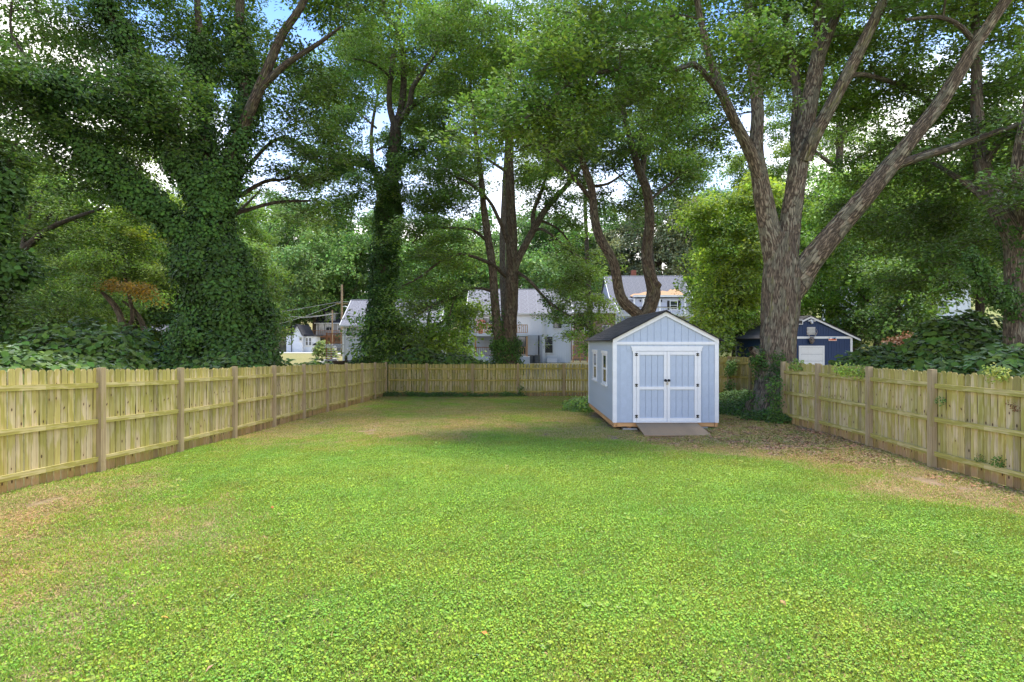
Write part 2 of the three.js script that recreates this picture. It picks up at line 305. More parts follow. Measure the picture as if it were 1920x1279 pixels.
function scatter(name, geo, mat, list, parent, kind = 'stuff') {   // list: [position, up, scale, tint]
  const m = new THREE.InstancedMesh(geo, mat, list.length), r = rng(list.length * 7 + 13), c = new THREE.Color();
  list.forEach(([p, up, s, t], i) => {
    tmpQ.setFromUnitVectors(UPV, up); tmpQ.multiply(new THREE.Quaternion().setFromAxisAngle(UPV, r() * Math.PI * 2));
    tmpS.set(s * (0.9 + r() * 0.2), s * (0.85 + r() * 0.3), s * (0.9 + r() * 0.2)); m.setMatrixAt(i, tmpM.compose(p, tmpQ, tmpS)); m.setColorAt(i, c.setRGB(...t));
  });
  m.name = parent === scene ? numbered(name) : name; m.castShadow = m.receiveShadow = true; m.userData.kind = kind; parent.add(m); return m;
}

// the lawn: clover and short grass, thinner and strawy where it has dried out
{
  const tile = (nClover, nBlade, nStraw, seed) => leaves(nClover + nBlade + nStraw, Object.assign((() => { let i = 0; return (r) => {
    const k = i++, p = V((r() - 0.5) * 0.34, 0, (r() - 0.5) * 0.34), a = r() * 6.283;
    if (k < nClover) { p.y = 0.012 + r() * 0.035; const s = 0.011 + r() * 0.014; const v = 0.75 + r() * 0.5, h = r(); return { p, q: new THREE.Quaternion().setFromEuler(new THREE.Euler((r() - 0.5) * 0.9, a, (r() - 0.5) * 0.9, 'YXZ')), l: s, w: s, t: [(0.155 + h * 0.13) * v, (0.37 + h * 0.03) * v, 0.030 * v] }; }
    if (k < nClover + nBlade) { const v = 0.7 + r() * 0.5, h = r(); return { p, q: new THREE.Quaternion().setFromEuler(new THREE.Euler(-0.35 - r() * 1.0, a, 0, 'YXZ')), l: 0.03 + r() * 0.03, w: 0.006 + r() * 0.004, t: [(0.175 + h * 0.15) * v, (0.365 + h * 0.02) * v, 0.034 * v] }; }
    p.y = 0.006; const v = 0.7 + r() * 0.6; return { p, q: new THREE.Quaternion().setFromEuler(new THREE.Euler(-r() * 0.5, a, (r() - 0.5), 'YXZ')), l: 0.03 + r() * 0.035, w: 0.006 + r() * 0.004, t: [0.44 * v, 0.335 * v, 0.145 * v] };
  }; })(), { round: false }), seed);
  const kinds = [tile(110, 380, 46, 501), tile(60, 340, 140, 502), tile(20, 190, 260, 503), tile(4, 50, 240, 504)], lists = [[], [], [], []], r = rng(511);
  for (let d = 3.4; d < 33; d += 0.205) for (let x = -7.9; x < 9.2; x += 0.205) {
    const xx = x + (r() - 0.5) * 0.12, dd = d + (r() - 0.5) * 0.12;
    if (Math.abs(xx) > dd * 0.95 + 0.6 || (xx > 2.95 && xx < 6.2 && dd > 17.3 && dd < 23.2) || (xx > 3.6 && xx < 5.4 && dd > 15.8 && dd < 17.5)) continue;
    if (xx > 8.2 && dd < 18 || dd >= 18 && xx > 8.3 + (dd - 18) * 0.4) continue;
    const k = dryness(xx, dd) + (r() - 0.5) * 0.22; if (k > 0.8 && r() < 0.35) continue;
    const n = fbm(xx * 1.1, dd * 1.1, 521, 3), y = 0.85 + 0.3 * fbm(xx * 3.1, dd * 3.1, 525, 2);
    lists[k < 0.15 ? 0 : k < 0.33 ? 1 : k < 0.58 ? 2 : 3].push([V(xx, groundY(xx, dd), -dd), UPV, 0.85 + r() * 0.35, [y * (0.84 + 0.42 * n), y, y * 0.95]]);
  }
  const m = new THREE.MeshPhysicalMaterial({ color: lin(1, 1, 1), roughness: 1, transmission: 0.3, thickness: 0, ior: 1.35, clearcoat: 0.08, clearcoatRoughness: 0.45, vertexColors: true, side: THREE.DoubleSide });
  const names = ['lush bright green clover and short grass in the lawn', 'short green grass mixed with clover in the lawn', 'thin yellowing grass in worn lawn patches', 'dry straw coloured grass in the bare lawn patches'];
  lists.forEach((l, k) => tag(scatter(['clover_grass', 'mixed_grass', 'yellowed_grass', 'dry_grass'][k], kinds[k], m, l, scene), names[k], 'grass'));
  // broader weed leaves here and there
  const w = clump(7, 0.05, 0.5, 0.055, 0.045, 531, { round: true, tilt: 0.8, droop: -0.2 }), wl = [];
  for (let i = 0; i < 520; i++) { const d = 4 + r() * 11, x = (r() - 0.5) * 15; if (dryness(x, d) < 0.3 && Math.abs(x) < d && fbm(x * 0.9, d * 0.9, 541, 3) > 0.48) wl.push([V(x, groundY(x, d) + 0.035, -d), UPV, 0.45 + r() * 0.6, [1.15 + r() * 0.4, 1.05 + r() * 0.3, 1.1]]); }
  tag(scatter('lawn_weeds', w, M.leafLight, wl, scene), 'broad leaved weeds dotted through the green lawn', 'weeds');
  // fallen leaves
  const f = (rr) => ({ p: V((rr() - 0.5) * 0.22, 0.012 + rr() * 0.02, (rr() - 0.5) * 0.22), q: new THREE.Quaternion().setFromEuler(new THREE.Euler((rr() - 0.5) * 0.8, rr() * 6.3, (rr() - 0.5) * 0.8, 'YXZ')), l: 0.045 + rr() * 0.03, w: 0.025 + rr() * 0.02, t: mixc([0.20, 0.11, 0.05], [0.36, 0.23, 0.12], rr()) });
  const lit = leaves(9, f, 551), ll = [];
  const lm = std({ vertexColors: true, roughness: 0.9, side: THREE.DoubleSide });
  const drop = (n, cx, cd, rx, rd) => { for (let i = 0; i < n; i++) { const a = r() * 6.283, q = Math.sqrt(r()), x = cx + Math.cos(a) * q * rx, d = cd + Math.sin(a) * q * rd; if (!(x > 2.95 && x < 6.2 && d > 17.2 && d < 23.2) && (x < 8.3 || d > 18) && x > -7.4 && d < 32.9) ll.push([V(x, groundY(x, d), -d), UPV, 0.7 + r() * 0.6, [0.8 + r() * 0.4, 0.8 + r() * 0.35, 0.8 + r() * 0.3]]); } };
  drop(900, 6.9, 15.6, 1.8, 4.0); drop(420, 5.6, 15.4, 2.8, 1.8); drop(260, -3.5, 32.2, 4, 0.8); drop(120, -6.8, 30, 0.6, 3); drop(180, 7.9, 12, 0.5, 5); drop(160, 3, 31.5, 5, 1.2);
  tag(scatter('leaf_litter', lit, lm, ll, scene), 'brown fallen leaves littered by the fences and under trees', 'leaves');
  const one = (px, py, c, k) => { const d = 2.36 * F / (py - 640), p = at(px, py, d); const g = leaves(1, (rr) => ({ p: V(0, 0, -0.03), q: new THREE.Quaternion().setFromEuler(new THREE.Euler(0.35, 0.6 + k, 0.25, 'YXZ')), l: 0.075, w: 0.045, t: c }), 560 + k); const o = put('fallen_leaf', g, lm, scene, [p.x, groundY(p.x, d) + 0.055, -d]); return o; };
  [[508, 953, [0.42, 0.10, 0.03], 'rust red fallen leaf on the lawn, farthest from camera'], [902, 1192, [0.55, 0.17, 0.04], 'orange fallen leaf lying on green clover near the bottom centre'], [298, 1163, [0.55, 0.26, 0.06], 'orange yellow fallen leaf left of centre on the lawn'], [540, 1260, [0.5, 0.22, 0.03], 'orange leaf lying closest to the bottom edge'], [516, 1161, [0.40, 0.26, 0.18], 'pale brown curled leaf on the lawn left of centre'], [398, 1253, [0.42, 0.22, 0.14], 'pinkish brown leaf near the bottom edge, left of the orange one'], [1466, 1132, [0.40, 0.20, 0.10], 'brown leaf on the clover, right half of the lawn']].forEach(([x, y, c, l], k) => tag(one(x, y, c, k), l, 'leaf', 'fallen leaves on the lawn'));
}

// ---------------------------------------------------------------- the fences
const BH = 1.80;                                  // board height
const boardG = []; for (let k = 0; k < 8; k++) { const w = 0.127 + (k % 3) * 0.002, h = BH + (k % 4) * 0.006; const g = prism([[0, 0], [w, 0], [w, h - 0.035], [w - 0.03, h], [0.03, h], [0, h - 0.035]], 0.017); const uv = g.attributes.uv; for (let i = 0; i < uv.count; i++) uv.setXY(i, clamp(uv.getX(i), 0.004, 0.136) + k * 0.14, uv.getY(i)); g.translate(-w / 2, 0, 0); boardG.push(g); }
// a run through points [x, d]; boards on the far side, rails and posts on the yard's side; inside: +1 or -1 says which side of the run the yard lies on
function fence(name, label, pts, o = {}) {
  const t = thing(name, label, 'fence', 'fences round the yard'), r = rng(o.seed ?? 601), boards = o.boards ?? M.boards;
  const inside = o.inside ?? 1, H = o.h ?? 1;
  pts.forEach(([x, d], i) => {
    const y = groundY(x, d); if (o.noPost?.includes(i)) return;
    const a = pts[Math.max(0, i - 1)], b = pts[Math.min(pts.length - 1, i + 1)], turn = Math.atan2(-(-(b[1] - a[1])), b[0] - a[0]);
    const h = 1.86 * H + (r() - 0.5) * 0.03; const m = box('post', 0.125, h + 0.3, 0.105, x, y + (h - 0.3) / 2, -d, o.post ?? M.post, t); m.rotation.set((r() - 0.5) * 0.012, turn, (r() - 0.5) * 0.012);
  });
  for (let i = 0; i + 1 < pts.length; i++) {
    const [x0, d0] = pts[i], [x1, d1] = pts[i + 1], L = Math.hypot(x1 - x0, d1 - d0), ux = (x1 - x0) / L, ud = (d1 - d0) / L, turn = Math.atan2(ud, ux);
    const nx = -ud * inside, nd = ux * inside;    // towards the yard
    const y0 = groundY(x0, d0), y1 = groundY(x1, d1), tilt = Math.atan2(y1 - y0, L);
    for (const hh of [0.27, 0.92, 1.56]) {
      const m = put('rail', boxG(L - 0.13, 0.088, 0.04), o.rail ?? M.rail, t, [(x0 + x1) / 2 - nx * 0.015, (y0 + y1) / 2 + hh * H + (r() - 0.5) * 0.03, -((d0 + d1) / 2 - nd * 0.015)]);
      m.rotation.set(0, turn, tilt + (r() - 0.5) * 0.008, 'YXZ');
    }
    const gap = i >= (o.openFrom ?? 99) ? 0.024 : o.gap ?? 0.007, n = Math.round(L / (0.136 + gap)), step = L / n;
    for (let k = 0; k < n; k++) {
      const s = (k + 0.5) * step, dp = 0.055 + r() * 0.007, x = x0 + ux * s - nx * dp, d = d0 + ud * s - nd * dp, y = lerp(y0, y1, s / L);
      const v = Math.floor(r() * 8), m = put('board', boardG[v], boards[Math.floor(r() * boards.length)], t, [x, y + 0.02 + (r() - 0.5) * 0.034, -d]);
      m.rotation.set(0, turn + (r() - 0.5) * 0.02, (r() - 0.5) * (o.lean ?? 0.014)); m.scale.y = H;
    }
  }
  return t;
}
const leftRun = []; for (let k = -2; k < 10; k++) { const d = 10.7 + k * 2.478; leftRun.push([lerp(-7.5, -7.08, (d - 10.7) / 22.3), d]); }
fence('wood_fence', 'long pale wooden privacy fence along the left side of the lawn', leftRun, { seed: 611, inside: -1, h: 1.035 });
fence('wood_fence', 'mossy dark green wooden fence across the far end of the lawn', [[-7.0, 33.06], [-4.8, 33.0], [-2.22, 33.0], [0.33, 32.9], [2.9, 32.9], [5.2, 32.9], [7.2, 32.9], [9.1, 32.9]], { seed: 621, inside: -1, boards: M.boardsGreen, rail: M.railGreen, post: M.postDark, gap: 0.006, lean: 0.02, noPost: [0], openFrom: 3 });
fence('wood_fence', 'pale wooden fence running back along the right side of the lawn', [[8.15, 4.0], [8.12, 6.4], [8.08, 8.8], [8.02, 11.2], [8.28, 13.6], [8.34, 16.0], [8.32, 18.0]], { seed: 631, inside: 1 });
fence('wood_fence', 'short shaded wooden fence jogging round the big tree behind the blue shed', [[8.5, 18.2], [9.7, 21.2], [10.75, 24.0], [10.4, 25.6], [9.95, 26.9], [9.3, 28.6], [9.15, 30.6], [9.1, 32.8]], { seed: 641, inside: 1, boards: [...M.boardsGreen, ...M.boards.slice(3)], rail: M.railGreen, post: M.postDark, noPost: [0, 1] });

// ---------------------------------------------------------------- the blue shed
{
  const W = 3.12, L = 5.6, X0 = 3.0, X1 = X0 + W, XC = X0 + W / 2, Z = -17.4, B = -0.02, E = 2.46, PK = 3.27, sl = (PK - E) / (W / 2), ang = Math.atan(sl);
  const t = thing('garden_shed', 'light blue garden shed with white trim and double doors', 'shed', null, [XC, groundY(XC, 17.4), Z]);
  const gy = t.position.y, b = B - gy, e = E - gy, pk = PK - gy, w2 = W / 2, s = M.shedBlue, wh = M.white;
  const ridge = (x) => pk - Math.abs(x) * sl;
  // walls: a core and grooved cladding strips in front of it
  put('wall', prism([[-w2 + 0.02, b], [w2 - 0.02, b], [w2 - 0.02, e - 0.02], [0, pk - 0.03], [-w2 + 0.02, e - 0.02]], L - 0.04, -L + 0.02), s, t);
  const SW = 0.203, n = Math.floor(W / SW);
  for (let i = 0; i <= n; i++) {
    const xa = Math.max(-w2 + 0.006, -w2 + i * SW + 0.006), xb = Math.min(w2 - 0.006, -w2 + (i + 1) * SW - 0.006); if (xb - xa < 0.03) continue;
    put('siding_panel', prism([[xa, 2.36 - gy], [xb, 2.36 - gy], [xb, Math.max(2.37 - gy, ridge(xb) - 0.05)], ...(xa < 0 && xb > 0 ? [[0, pk - 0.05]] : []), [xa, Math.max(2.37 - gy, ridge(xa) - 0.05)]], 0.012, -0.02), s, t);
    if (xb > -1.0 && xa < 1.08) { if (xa < 1.0) box('siding_panel', xb - xa, 0.18, 0.012, (xa + xb) / 2, 2.21 - gy, -0.014, s, t); if (xb > -0.98 && xa < 1.02) continue; }
    box('siding_panel', xb - xa, 2.30 - B, 0.012, (xa + xb) / 2, (2.30 + B) / 2 - gy, -0.014, s, t);
  }
  for (const side of [-1, 1]) for (let i = 0; i < 27; i++) { const za = -i * SW - 0.006, zb = -Math.min(L - 0.01, (i + 1) * SW - 0.006); box('siding_panel', 0.012, e - b - 0.03, za - zb, side * (w2 - 0.014), (e + b) / 2, (za + zb) / 2, s, t); }
  // trim
  for (const side of [-1, 1]) {
    box('corner_board', 0.115, e - b - 0.02, 0.026, side * (w2 - 0.05), (e + b) / 2 - 0.01, 0.008, wh, t);
    box('corner_board', 0.026, e - b - 0.05, 0.08, side * (w2 - 0.002), (e + b) / 2 - 0.02, -0.045, wh, t);
    box('corner_board', 0.026, e - b - 0.05, 0.08, side * (w2 - 0.002), (e + b) / 2 - 0.02, -L + 0.04, wh, t);
    const rl = Math.hypot(w2 + 0.02, (w2 + 0.02) * sl), k = side;
    const rk = put('rake_board', prism([[0, pk], [k * (w2 + 0.01), pk - (w2 + 0.01) * sl], [k * (w2 + 0.01), pk - (w2 + 0.01) * sl - 0.125], [0, pk - 0.125]], 0.026, -0.001), wh, t); rk.position.z = 0.006;
  }
  box('belt_board', W - 0.22, 0.085, 0.024, 0, 2.335 - gy, 0.006, wh, t);
  // door casing and two doors
  const D0 = 3.585 - XC, D1 = 5.60 - XC, dt = 2.09 - gy, db = 0.02 - gy, cw = 0.10;
  box('door_casing', cw, dt - db + 0.02, 0.03, D0 + cw / 2, (dt + db) / 2, 0.008, wh, t); box('door_casing', cw, dt - db + 0.02, 0.03, D1 - cw / 2, (dt + db) / 2, 0.008, wh, t);
  const hd = put('door_header', prism([[D0 - 0.03, dt + 0.012], [D1 + 0.03, dt + 0.012], [D1 + 0.03, dt + 0.10], [D1 + 0.07, dt + 0.155], [D0 - 0.07, dt + 0.155], [D0 - 0.03, dt + 0.10]], 0.035, -0.005), wh, t);
  const mid = (D0 + D1) / 2;
  for (const side of [-1, 1]) {
    const xa = side < 0 ? D0 + cw + 0.006 : mid + 0.005, xb = side < 0 ? mid - 0.005 : D1 - cw - 0.006, dw = xb - xa, cx = (xa + xb) / 2, st = 0.085;
    const dr = new THREE.Group(); dr.name = 'door'; dr.position.set(cx, 0, 0); t.add(dr);
    for (const q of [-1, 1]) box('stile', st, dt - db, 0.03, q * (dw / 2 - st / 2), (dt + db) / 2, 0.013, wh, dr);
    for (const [yy, hh] of [[dt - 0.05, 0.10], [(dt + db) / 2 - 0.05, 0.085], [db + 0.05, 0.10]]) box('door_rail', dw - 2 * st - 0.004, hh, 0.028, 0, yy, 0.012, wh, dr);
    const pw = (dw - 2 * st) / 4;
    for (let i = 0; i < 4; i++) box('door_panel', pw - 0.009, dt - db - 0.06, 0.012, -dw / 2 + st + (i + 0.5) * pw, (dt + db) / 2, -0.004, s, dr);
    for (const yy of [2.0, 1.09, 0.17]) { const hx = side * (dw / 2 + 0.004); const h = put('hinge', mergeGeometries([moved(boxG(0.085, 0.028, 0.008), hx, yy - gy + 0.024, 0.032), moved(boxG(0.085, 0.028, 0.008), hx, yy - gy - 0.024, 0.032), moved(boxG(0.03, 0.09, 0.014), hx, yy - gy, 0.034)]), M.black, dr); }
    const kx = -side * (dw / 2 - 0.045);
    put('door_knob', new THREE.LatheGeometry([[0, 0.075], [0.025, 0.07], [0.038, 0.052], [0.03, 0.034], [0.014, 0.026], [0.014, 0.012], [0.04, 0.008], [0.04, 0]].map(([x, y]) => new THREE.Vector2(x, y)), 16), M.black, dr, [kx, 1.235 - gy, 0.027], [Math.PI / 2, 0, 0]);
  }
  put('padlock', mergeGeometries([moved(boxG(0.05, 0.05, 0.022), mid + 0.0, 1.13 - gy, 0.06), moved(new THREE.TorusGeometry(0.02, 0.005, 6, 10, Math.PI), mid, 1.155 - gy, 0.06)].map((g) => g.index ? g.toNonIndexed() : g)), M.brass, t);
  box('door_sill', D1 - D0, 0.03, 0.06, (D0 + D1) / 2, 0.0 - gy, 0.02, wh, t);
  // two windows in the left wall
  for (const [za, zb] of [[-1.08, -1.98], [-3.28, -4.18]]) {
    const wn = new THREE.Group(); wn.name = 'window'; wn.position.set(-w2 - 0.002, 0, (za + zb) / 2); t.add(wn);
    const ww = za - zb, y0 = 1.02 - gy, y1 = 2.0 - gy, cy = (y0 + y1) / 2, hh = y1 - y0;
    for (const q of [-1, 1]) box('window_frame', 0.035, hh, 0.085, -0.012, cy, q * (ww / 2 - 0.042), wh, wn);
    box('window_frame', 0.033, 0.07, ww - 0.17, -0.012, y1 - 0.035, 0, wh, wn); box('window_frame', 0.033, 0.07, ww - 0.17, -0.012, y0 + 0.035, 0, wh, wn); box('sash_bar', 0.03, 0.05, ww - 0.17, -0.010, cy, 0, wh, wn);
    for (const q of [-1, 1]) box('pane', 0.008, hh / 2 - 0.095, ww - 0.17, -0.004, cy + q * (hh / 4 - 0.012), 0, M.glass, wn);
    box('window_head', 0.06, 0.085, ww + 0.12, -0.024, y1 + 0.042, 0, wh, wn); box('window_sill', 0.07, 0.05, ww + 0.08, -0.028, y0 - 0.025, 0, wh, wn);
  }
  // roof: deck, shingle by shingle on the slope in view, ridge caps
  const rl = (w2 + 0.13) / Math.cos(ang);
  for (const side of [-1, 1]) {
    const rg = new THREE.Group(); rg.name = 'roof_slope'; rg.position.set(0, pk + 0.012, 0); rg.rotation.z = side < 0 ? ang : -ang; t.add(rg);
    box('roof_deck', rl, 0.02, L + 0.16, side * rl / 2, 0, -L / 2 + 0.01, M.shingles[1], rg);
    const rows = 13, e2 = rl / rows, tabs = Math.ceil((L + 0.18) / 0.305), r = rng(701 + side), merged = [];
    for (let i = 0; i < rows; i++) for (let k = 0; k < tabs; k++) {
      const za = 0.095 - k * 0.305 - (i % 2) * 0.15, w = Math.min(0.299, za + L + 0.075); if (w < 0.08) continue;
      const x = side * (rl - (i + 0.5) * e2 + 0.012), g = boxG(e2 + 0.012, 0.007, Math.min(0.299, w));
      if (side < 0) { const m = put('shingle', g, M.shingles[Math.floor(r() * 3)], rg, [x, 0.017 + (i % 2) * 0.0015, za - w / 2]); m.rotation.z = -0.028 * side * -1; }
      else merged.push(moved(g, x, 0.017 + (i % 2) * 0.0015, za - w / 2, 0, 0, -0.028));
    }
    if (merged.length) { const m = put('shingles', mergeGeometries(merged), M.shingles[0], rg); m.userData.kind = 'stuff'; }
  }
  for (let k = 0; k < 19; k++) put('ridge_cap', prism([[-0.13, -0.13 * sl], [0, 0], [0.13, -0.13 * sl], [0.13, -0.13 * sl + 0.012], [0, 0.014], [-0.13, -0.13 * sl + 0.012]], 0.30), M.shingles[k % 3], t, [0, pk + 0.036, 0.09 - (k + 1) * 0.301]);
  // base
  for (const side of [-1, 1]) box('skid_beam', 0.09, 0.13, L, side * (w2 - 0.06), b - 0.067, -L / 2, M.newWood, t);
  box('skid_beam', W - 0.24, 0.12, 0.05, 0, b - 0.063, -0.03, M.newWood, t); box('skid_beam', W - 0.24, 0.12, 0.05, 0, b - 0.063, -L + 0.05, M.newWood, t);
  for (const [x, z] of [[-1.05, -0.18], [1.05, -0.18], [-1.05, -2.8], [1.05, -2.8], [-1.05, -5.4], [1.05, -5.4]]) { const y = G(XC + x, Z + z) - gy; box('support_post', 0.1, b - 0.12 - y, 0.1, x, (b - 0.12 + y) / 2, z, M.newWood, t); }
  for (const [x, z] of [[-1.05, -0.18], [1.05, -0.18]]) { const y = G(XC + x, Z + z) - gy; box('concrete_block', 0.42, 0.06, 0.3, x, y + 0.02, z + 0.02, M.concrete, t); }
  // ramp
  const rp = thing('wooden_ramp', 'weathered grey plank ramp leading up to the shed doors', 'ramp', null, [4.5, groundY(4.5, 16.6), -16.6]);
  const ya = groundY(4.5, 15.8) - rp.position.y + 0.03, yb = -0.045 - rp.position.y, tilt = Math.atan2(yb - ya, 1.62), N = 11;
  for (let i = 0; i < N; i++) { const f = (i + 0.5) / N; box('plank', 1.82 - (i % 3) * 0.006, 0.03, 1.66 / N - 0.014, -0.02 + 0.10 * f, lerp(ya, yb, f), 0.8 - 1.62 * f, M.rampWood, rp).rotation.x = tilt; }
  for (const x of [-0.7, 0.1, 0.85]) box('stringer', 0.05, 0.09, 1.5, x, (ya + yb) / 2 - 0.062, 0, M.rampWood, rp).rotation.x = tilt;
}

// ---------------------------------------------------------------- the dark blue garage behind the right fence
{
  const d0 = 34, X0 = 14.85, X1 = 19.7, W = X1 - X0, L = 4.9, XC = (X0 + X1) / 2, y0 = groundY(XC, 36) - 0.05, e = 2.52 - y0, pk = 3.84 - y0, w2 = W / 2, sl = (pk - e) / (w2 + 0.42), ang = Math.atan(sl), we = e + 0.42 * sl;
  const t = thing('garage', 'dark blue clad garage with white trim behind the right fence', 'garage', null, [XC, y0, -d0]), s = M.garageBlue, wh = M.offWhite;
  put('wall', prism([[-w2, 0], [w2, 0], [w2, we - 0.03], [0, pk - 0.06], [-w2, we - 0.03]], L, -L), s, t);
  const SW = 0.152; for (let i = 0; i < Math.floor(W / SW); i++) { const x = -w2 + (i + 0.5) * SW; const top = pk - 0.08 - Math.abs(x) * sl - SW * sl * 0.5; if (Math.abs(x - (-0.0)) < 0.0) continue; box('siding_panel', SW - 0.02, top, 0.014, x, top / 2, 0.008, s, t); }
  for (const q of [-1, 1]) { box('corner_board', 0.12, we - 0.08, 0.03, q * (w2 - 0.04), (we - 0.08) / 2, 0.022, wh, t); box('corner_board', 0.03, we - 0.1, 0.1, q * (w2 + 0.006), (we - 0.1) / 2, -L + 0.05, wh, t); }
  box('belt_board', W - 0.2, 0.13, 0.03, 0, 2.60 - y0, 0.024, wh, t);
  for (const q of [-1, 1]) {
    put('rake_board', prism([[0, pk], [q * (w2 + 0.44), pk - (w2 + 0.44) * sl], [q * (w2 + 0.44), pk - (w2 + 0.44) * sl - 0.11], [0, pk - 0.12]], 0.03, 0.10), wh, t);
    const rg = new THREE.Group(); rg.name = 'roof_slope'; rg.position.set(0, pk + 0.02, 0); rg.rotation.z = -q * ang; t.add(rg);
    const rl = (w2 + 0.46) / Math.cos(ang); box('roof_deck', rl, 0.04, L + 0.35, q * rl / 2, 0, -L / 2 - 0.02, M.roofDark, rg);
    for (let i = 0; i < 17; i++) { const m = box('shingle_course', rl / 17 + 0.01, 0.012, L + 0.37, q * (i + 0.5) * rl / 17, 0.028, -L / 2 - 0.02, M.shingles[i % 3], rg); m.rotation.z = q * 0.03; }
  }
  // roll door
  const dx = 17.35 - XC, dw = 1.28, dh = 2.03 - y0; box('door_casing', 0.1, dh + 0.1, 0.05, dx - dw / 2 - 0.05, (dh + 0.1) / 2, 0.03, wh, t); box('door_casing', 0.1, dh + 0.1, 0.05, dx + dw / 2 + 0.05, (dh + 0.1) / 2, 0.03, wh, t); box('door_casing', dw, 0.1, 0.048, dx, dh + 0.05, 0.03, wh, t);
  const dr = new THREE.Group(); dr.name = 'door'; t.add(dr);
  for (let i = 0; i < 5; i++) { const h = dh / 5; box('door_section', dw, h - 0.012, 0.03, dx, (i + 0.5) * h, 0.022, M.white, dr); for (const q of [-0.33, 0, 0.33]) box('raised_panel', 0.34, h - 0.14, 0.012, dx + q * dw, (i + 0.5) * h, 0.04, M.white, dr); }
  const vt = new THREE.Group(); vt.name = 'gable_vent'; t.add(vt);
  for (let i = 0; i < 6; i++) box('vent_slat', 0.48, 0.055, 0.02, 0.05, 2.80 - y0 + i * 0.075, 0.03, wh, vt).rotation.x = 0.5;
  box('vent_frame', 0.5, 0.46, 0.01, 0.05, 2.985 - y0, 0.018, M.darkWood, vt);
  put('flood_light', mergeGeometries([moved(boxG(0.42, 0.05, 0.1), 0.06, 3.56 - y0, 0.08), moved(new THREE.SphereGeometry(0.075, 10, 8), 0.06, 3.46 - y0, 0.1), moved(boxG(0.1, 0.12, 0.05), 0.06, 3.6 - y0, 0.04)]), M.white, t);
  box('vent_box', 0.32, 0.28, 0.16, 16.62 - XC, 3.49 - y0, 0.10, M.white, t); box('vent_opening', 0.24, 0.2, 0.012, 16.62 - XC, 3.49 - y0, 0.184, M.black, t);
  // antlered skull hung on the belt board
  const sk = thing('deer_skull', 'antlered animal skull hung above the white garage door', 'skull', null, [17.31, 2.44, -33.92]);
  put('skull', (() => { const g = new THREE.SphereGeometry(0.17, 14, 10), p = g.attributes.position; for (let i = 0; i < p.count; i++) { const y = p.getY(i); const k = y < 0 ? 1 + y * 2.6 : 1; p.setXYZ(i, p.getX(i) * k * 0.95, y * 1.25, p.getZ(i) * 0.75 * (0.7 + 0.3 * k)); } g.computeVertexNormals(); return g; })(), std({ color: lin(0.16, 0.13, 0.11), roughness: 0.8, map: speck }), sk, [0, 0, 0.06]);
  for (const q of [-1, 1]) { put('antler', mergeGeometries([tube([[V(q * 0.06, 0.15, 0.06), 0.024], [V(q * 0.2, 0.3, 0.1), 0.018], [V(q * 0.3, 0.5, 0.08), 0.014], [V(q * 0.22, 0.66, 0.1), 0.006]], 6, 0.06), tube([[V(q * 0.24, 0.38, 0.1), 0.014], [V(q * 0.14, 0.52, 0.16), 0.005]], 5, 0.06)]), std({ color: lin(0.30, 0.25, 0.2), roughness: 0.7 }), sk); put('eye_socket', new THREE.SphereGeometry(0.04, 8, 6), M.black, sk, [q * 0.075, 0.03, 0.16]); }
  // small picture plate: orange below, pale blue above, dark patch
  const cv = document.createElement('canvas'); cv.width = 128; cv.height = 64; const c = cv.getContext('2d');
  c.fillStyle = '#e8d8c8'; c.fillRect(0, 0, 128, 64); c.fillStyle = '#7fa6c4'; c.fillRect(6, 6, 116, 26); c.fillStyle = '#d9683a'; c.fillRect(6, 30, 116, 28); c.fillStyle = '#e9e4dc'; c.fillRect(22, 14, 34, 22); c.fillStyle = '#20242c'; c.fillRect(78, 18, 30, 26); c.fillStyle = '#b8402a'; c.fillRect(50, 28, 26, 18);
  const ct = new THREE.CanvasTexture(cv); ct.colorSpace = THREE.SRGBColorSpace;
  const pl = put('sign', new THREE.BoxGeometry(0.46, 0.24, 0.02), std({ map: ct, roughness: 0.6 }), scene, [18.55, 2.53, -33.94]); tag(pl, 'small orange and blue plate fixed beside the skull on garage', 'sign');
}

// ---------------------------------------------------------------- houses beyond
function windowOn(parent, x, y, z, w, h, o = {}) { // a framed window on a wall facing the camera
  const g = new THREE.Group(); g.name = 'window'; g.position.set(x, y, z); parent.add(g); const f = o.frame ?? 0.09, wh = o.mat ?? M.white;
  box('window_frame', w + 2 * f, f, 0.08, 0, h / 2 + f / 2, 0.04, wh, g); box('window_frame', w + 2 * f, f, 0.09, 0, -h / 2 - f / 2, 0.045, wh, g);
  for (const q of [-1, 1]) box('window_frame', f, h, 0.08, q * (w / 2 + f / 2), 0, 0.04, wh, g);
  const nx = o.nx ?? 1, ny = o.ny ?? 2;
  for (let i = 0; i < nx; i++) for (let j = 0; j < ny; j++) box('pane', w / nx - 0.02, h / ny - 0.02, 0.02, -w / 2 + (i + 0.5) * w / nx, -h / 2 + (j + 0.5) * h / ny, 0.02, o.pane ?? M.glass, g);
  for (let i = 1; i < nx; i++) box('glazing_bar', 0.045, h, 0.04, -w / 2 + i * w / nx, 0, 0.038, wh, g);
  for (let j = 1; j < ny; j++) box('glazing_bar', w, 0.05, 0.044, 0, -h / 2 + j * h / ny, 0.038, wh, g);
  if (o.shutters) for (const q of [-1, 1]) box('shutter', 0.34, h + 0.15, 0.05, q * (w / 2 + f + 0.2), 0, 0.04, M.black, g);
  return g;
}
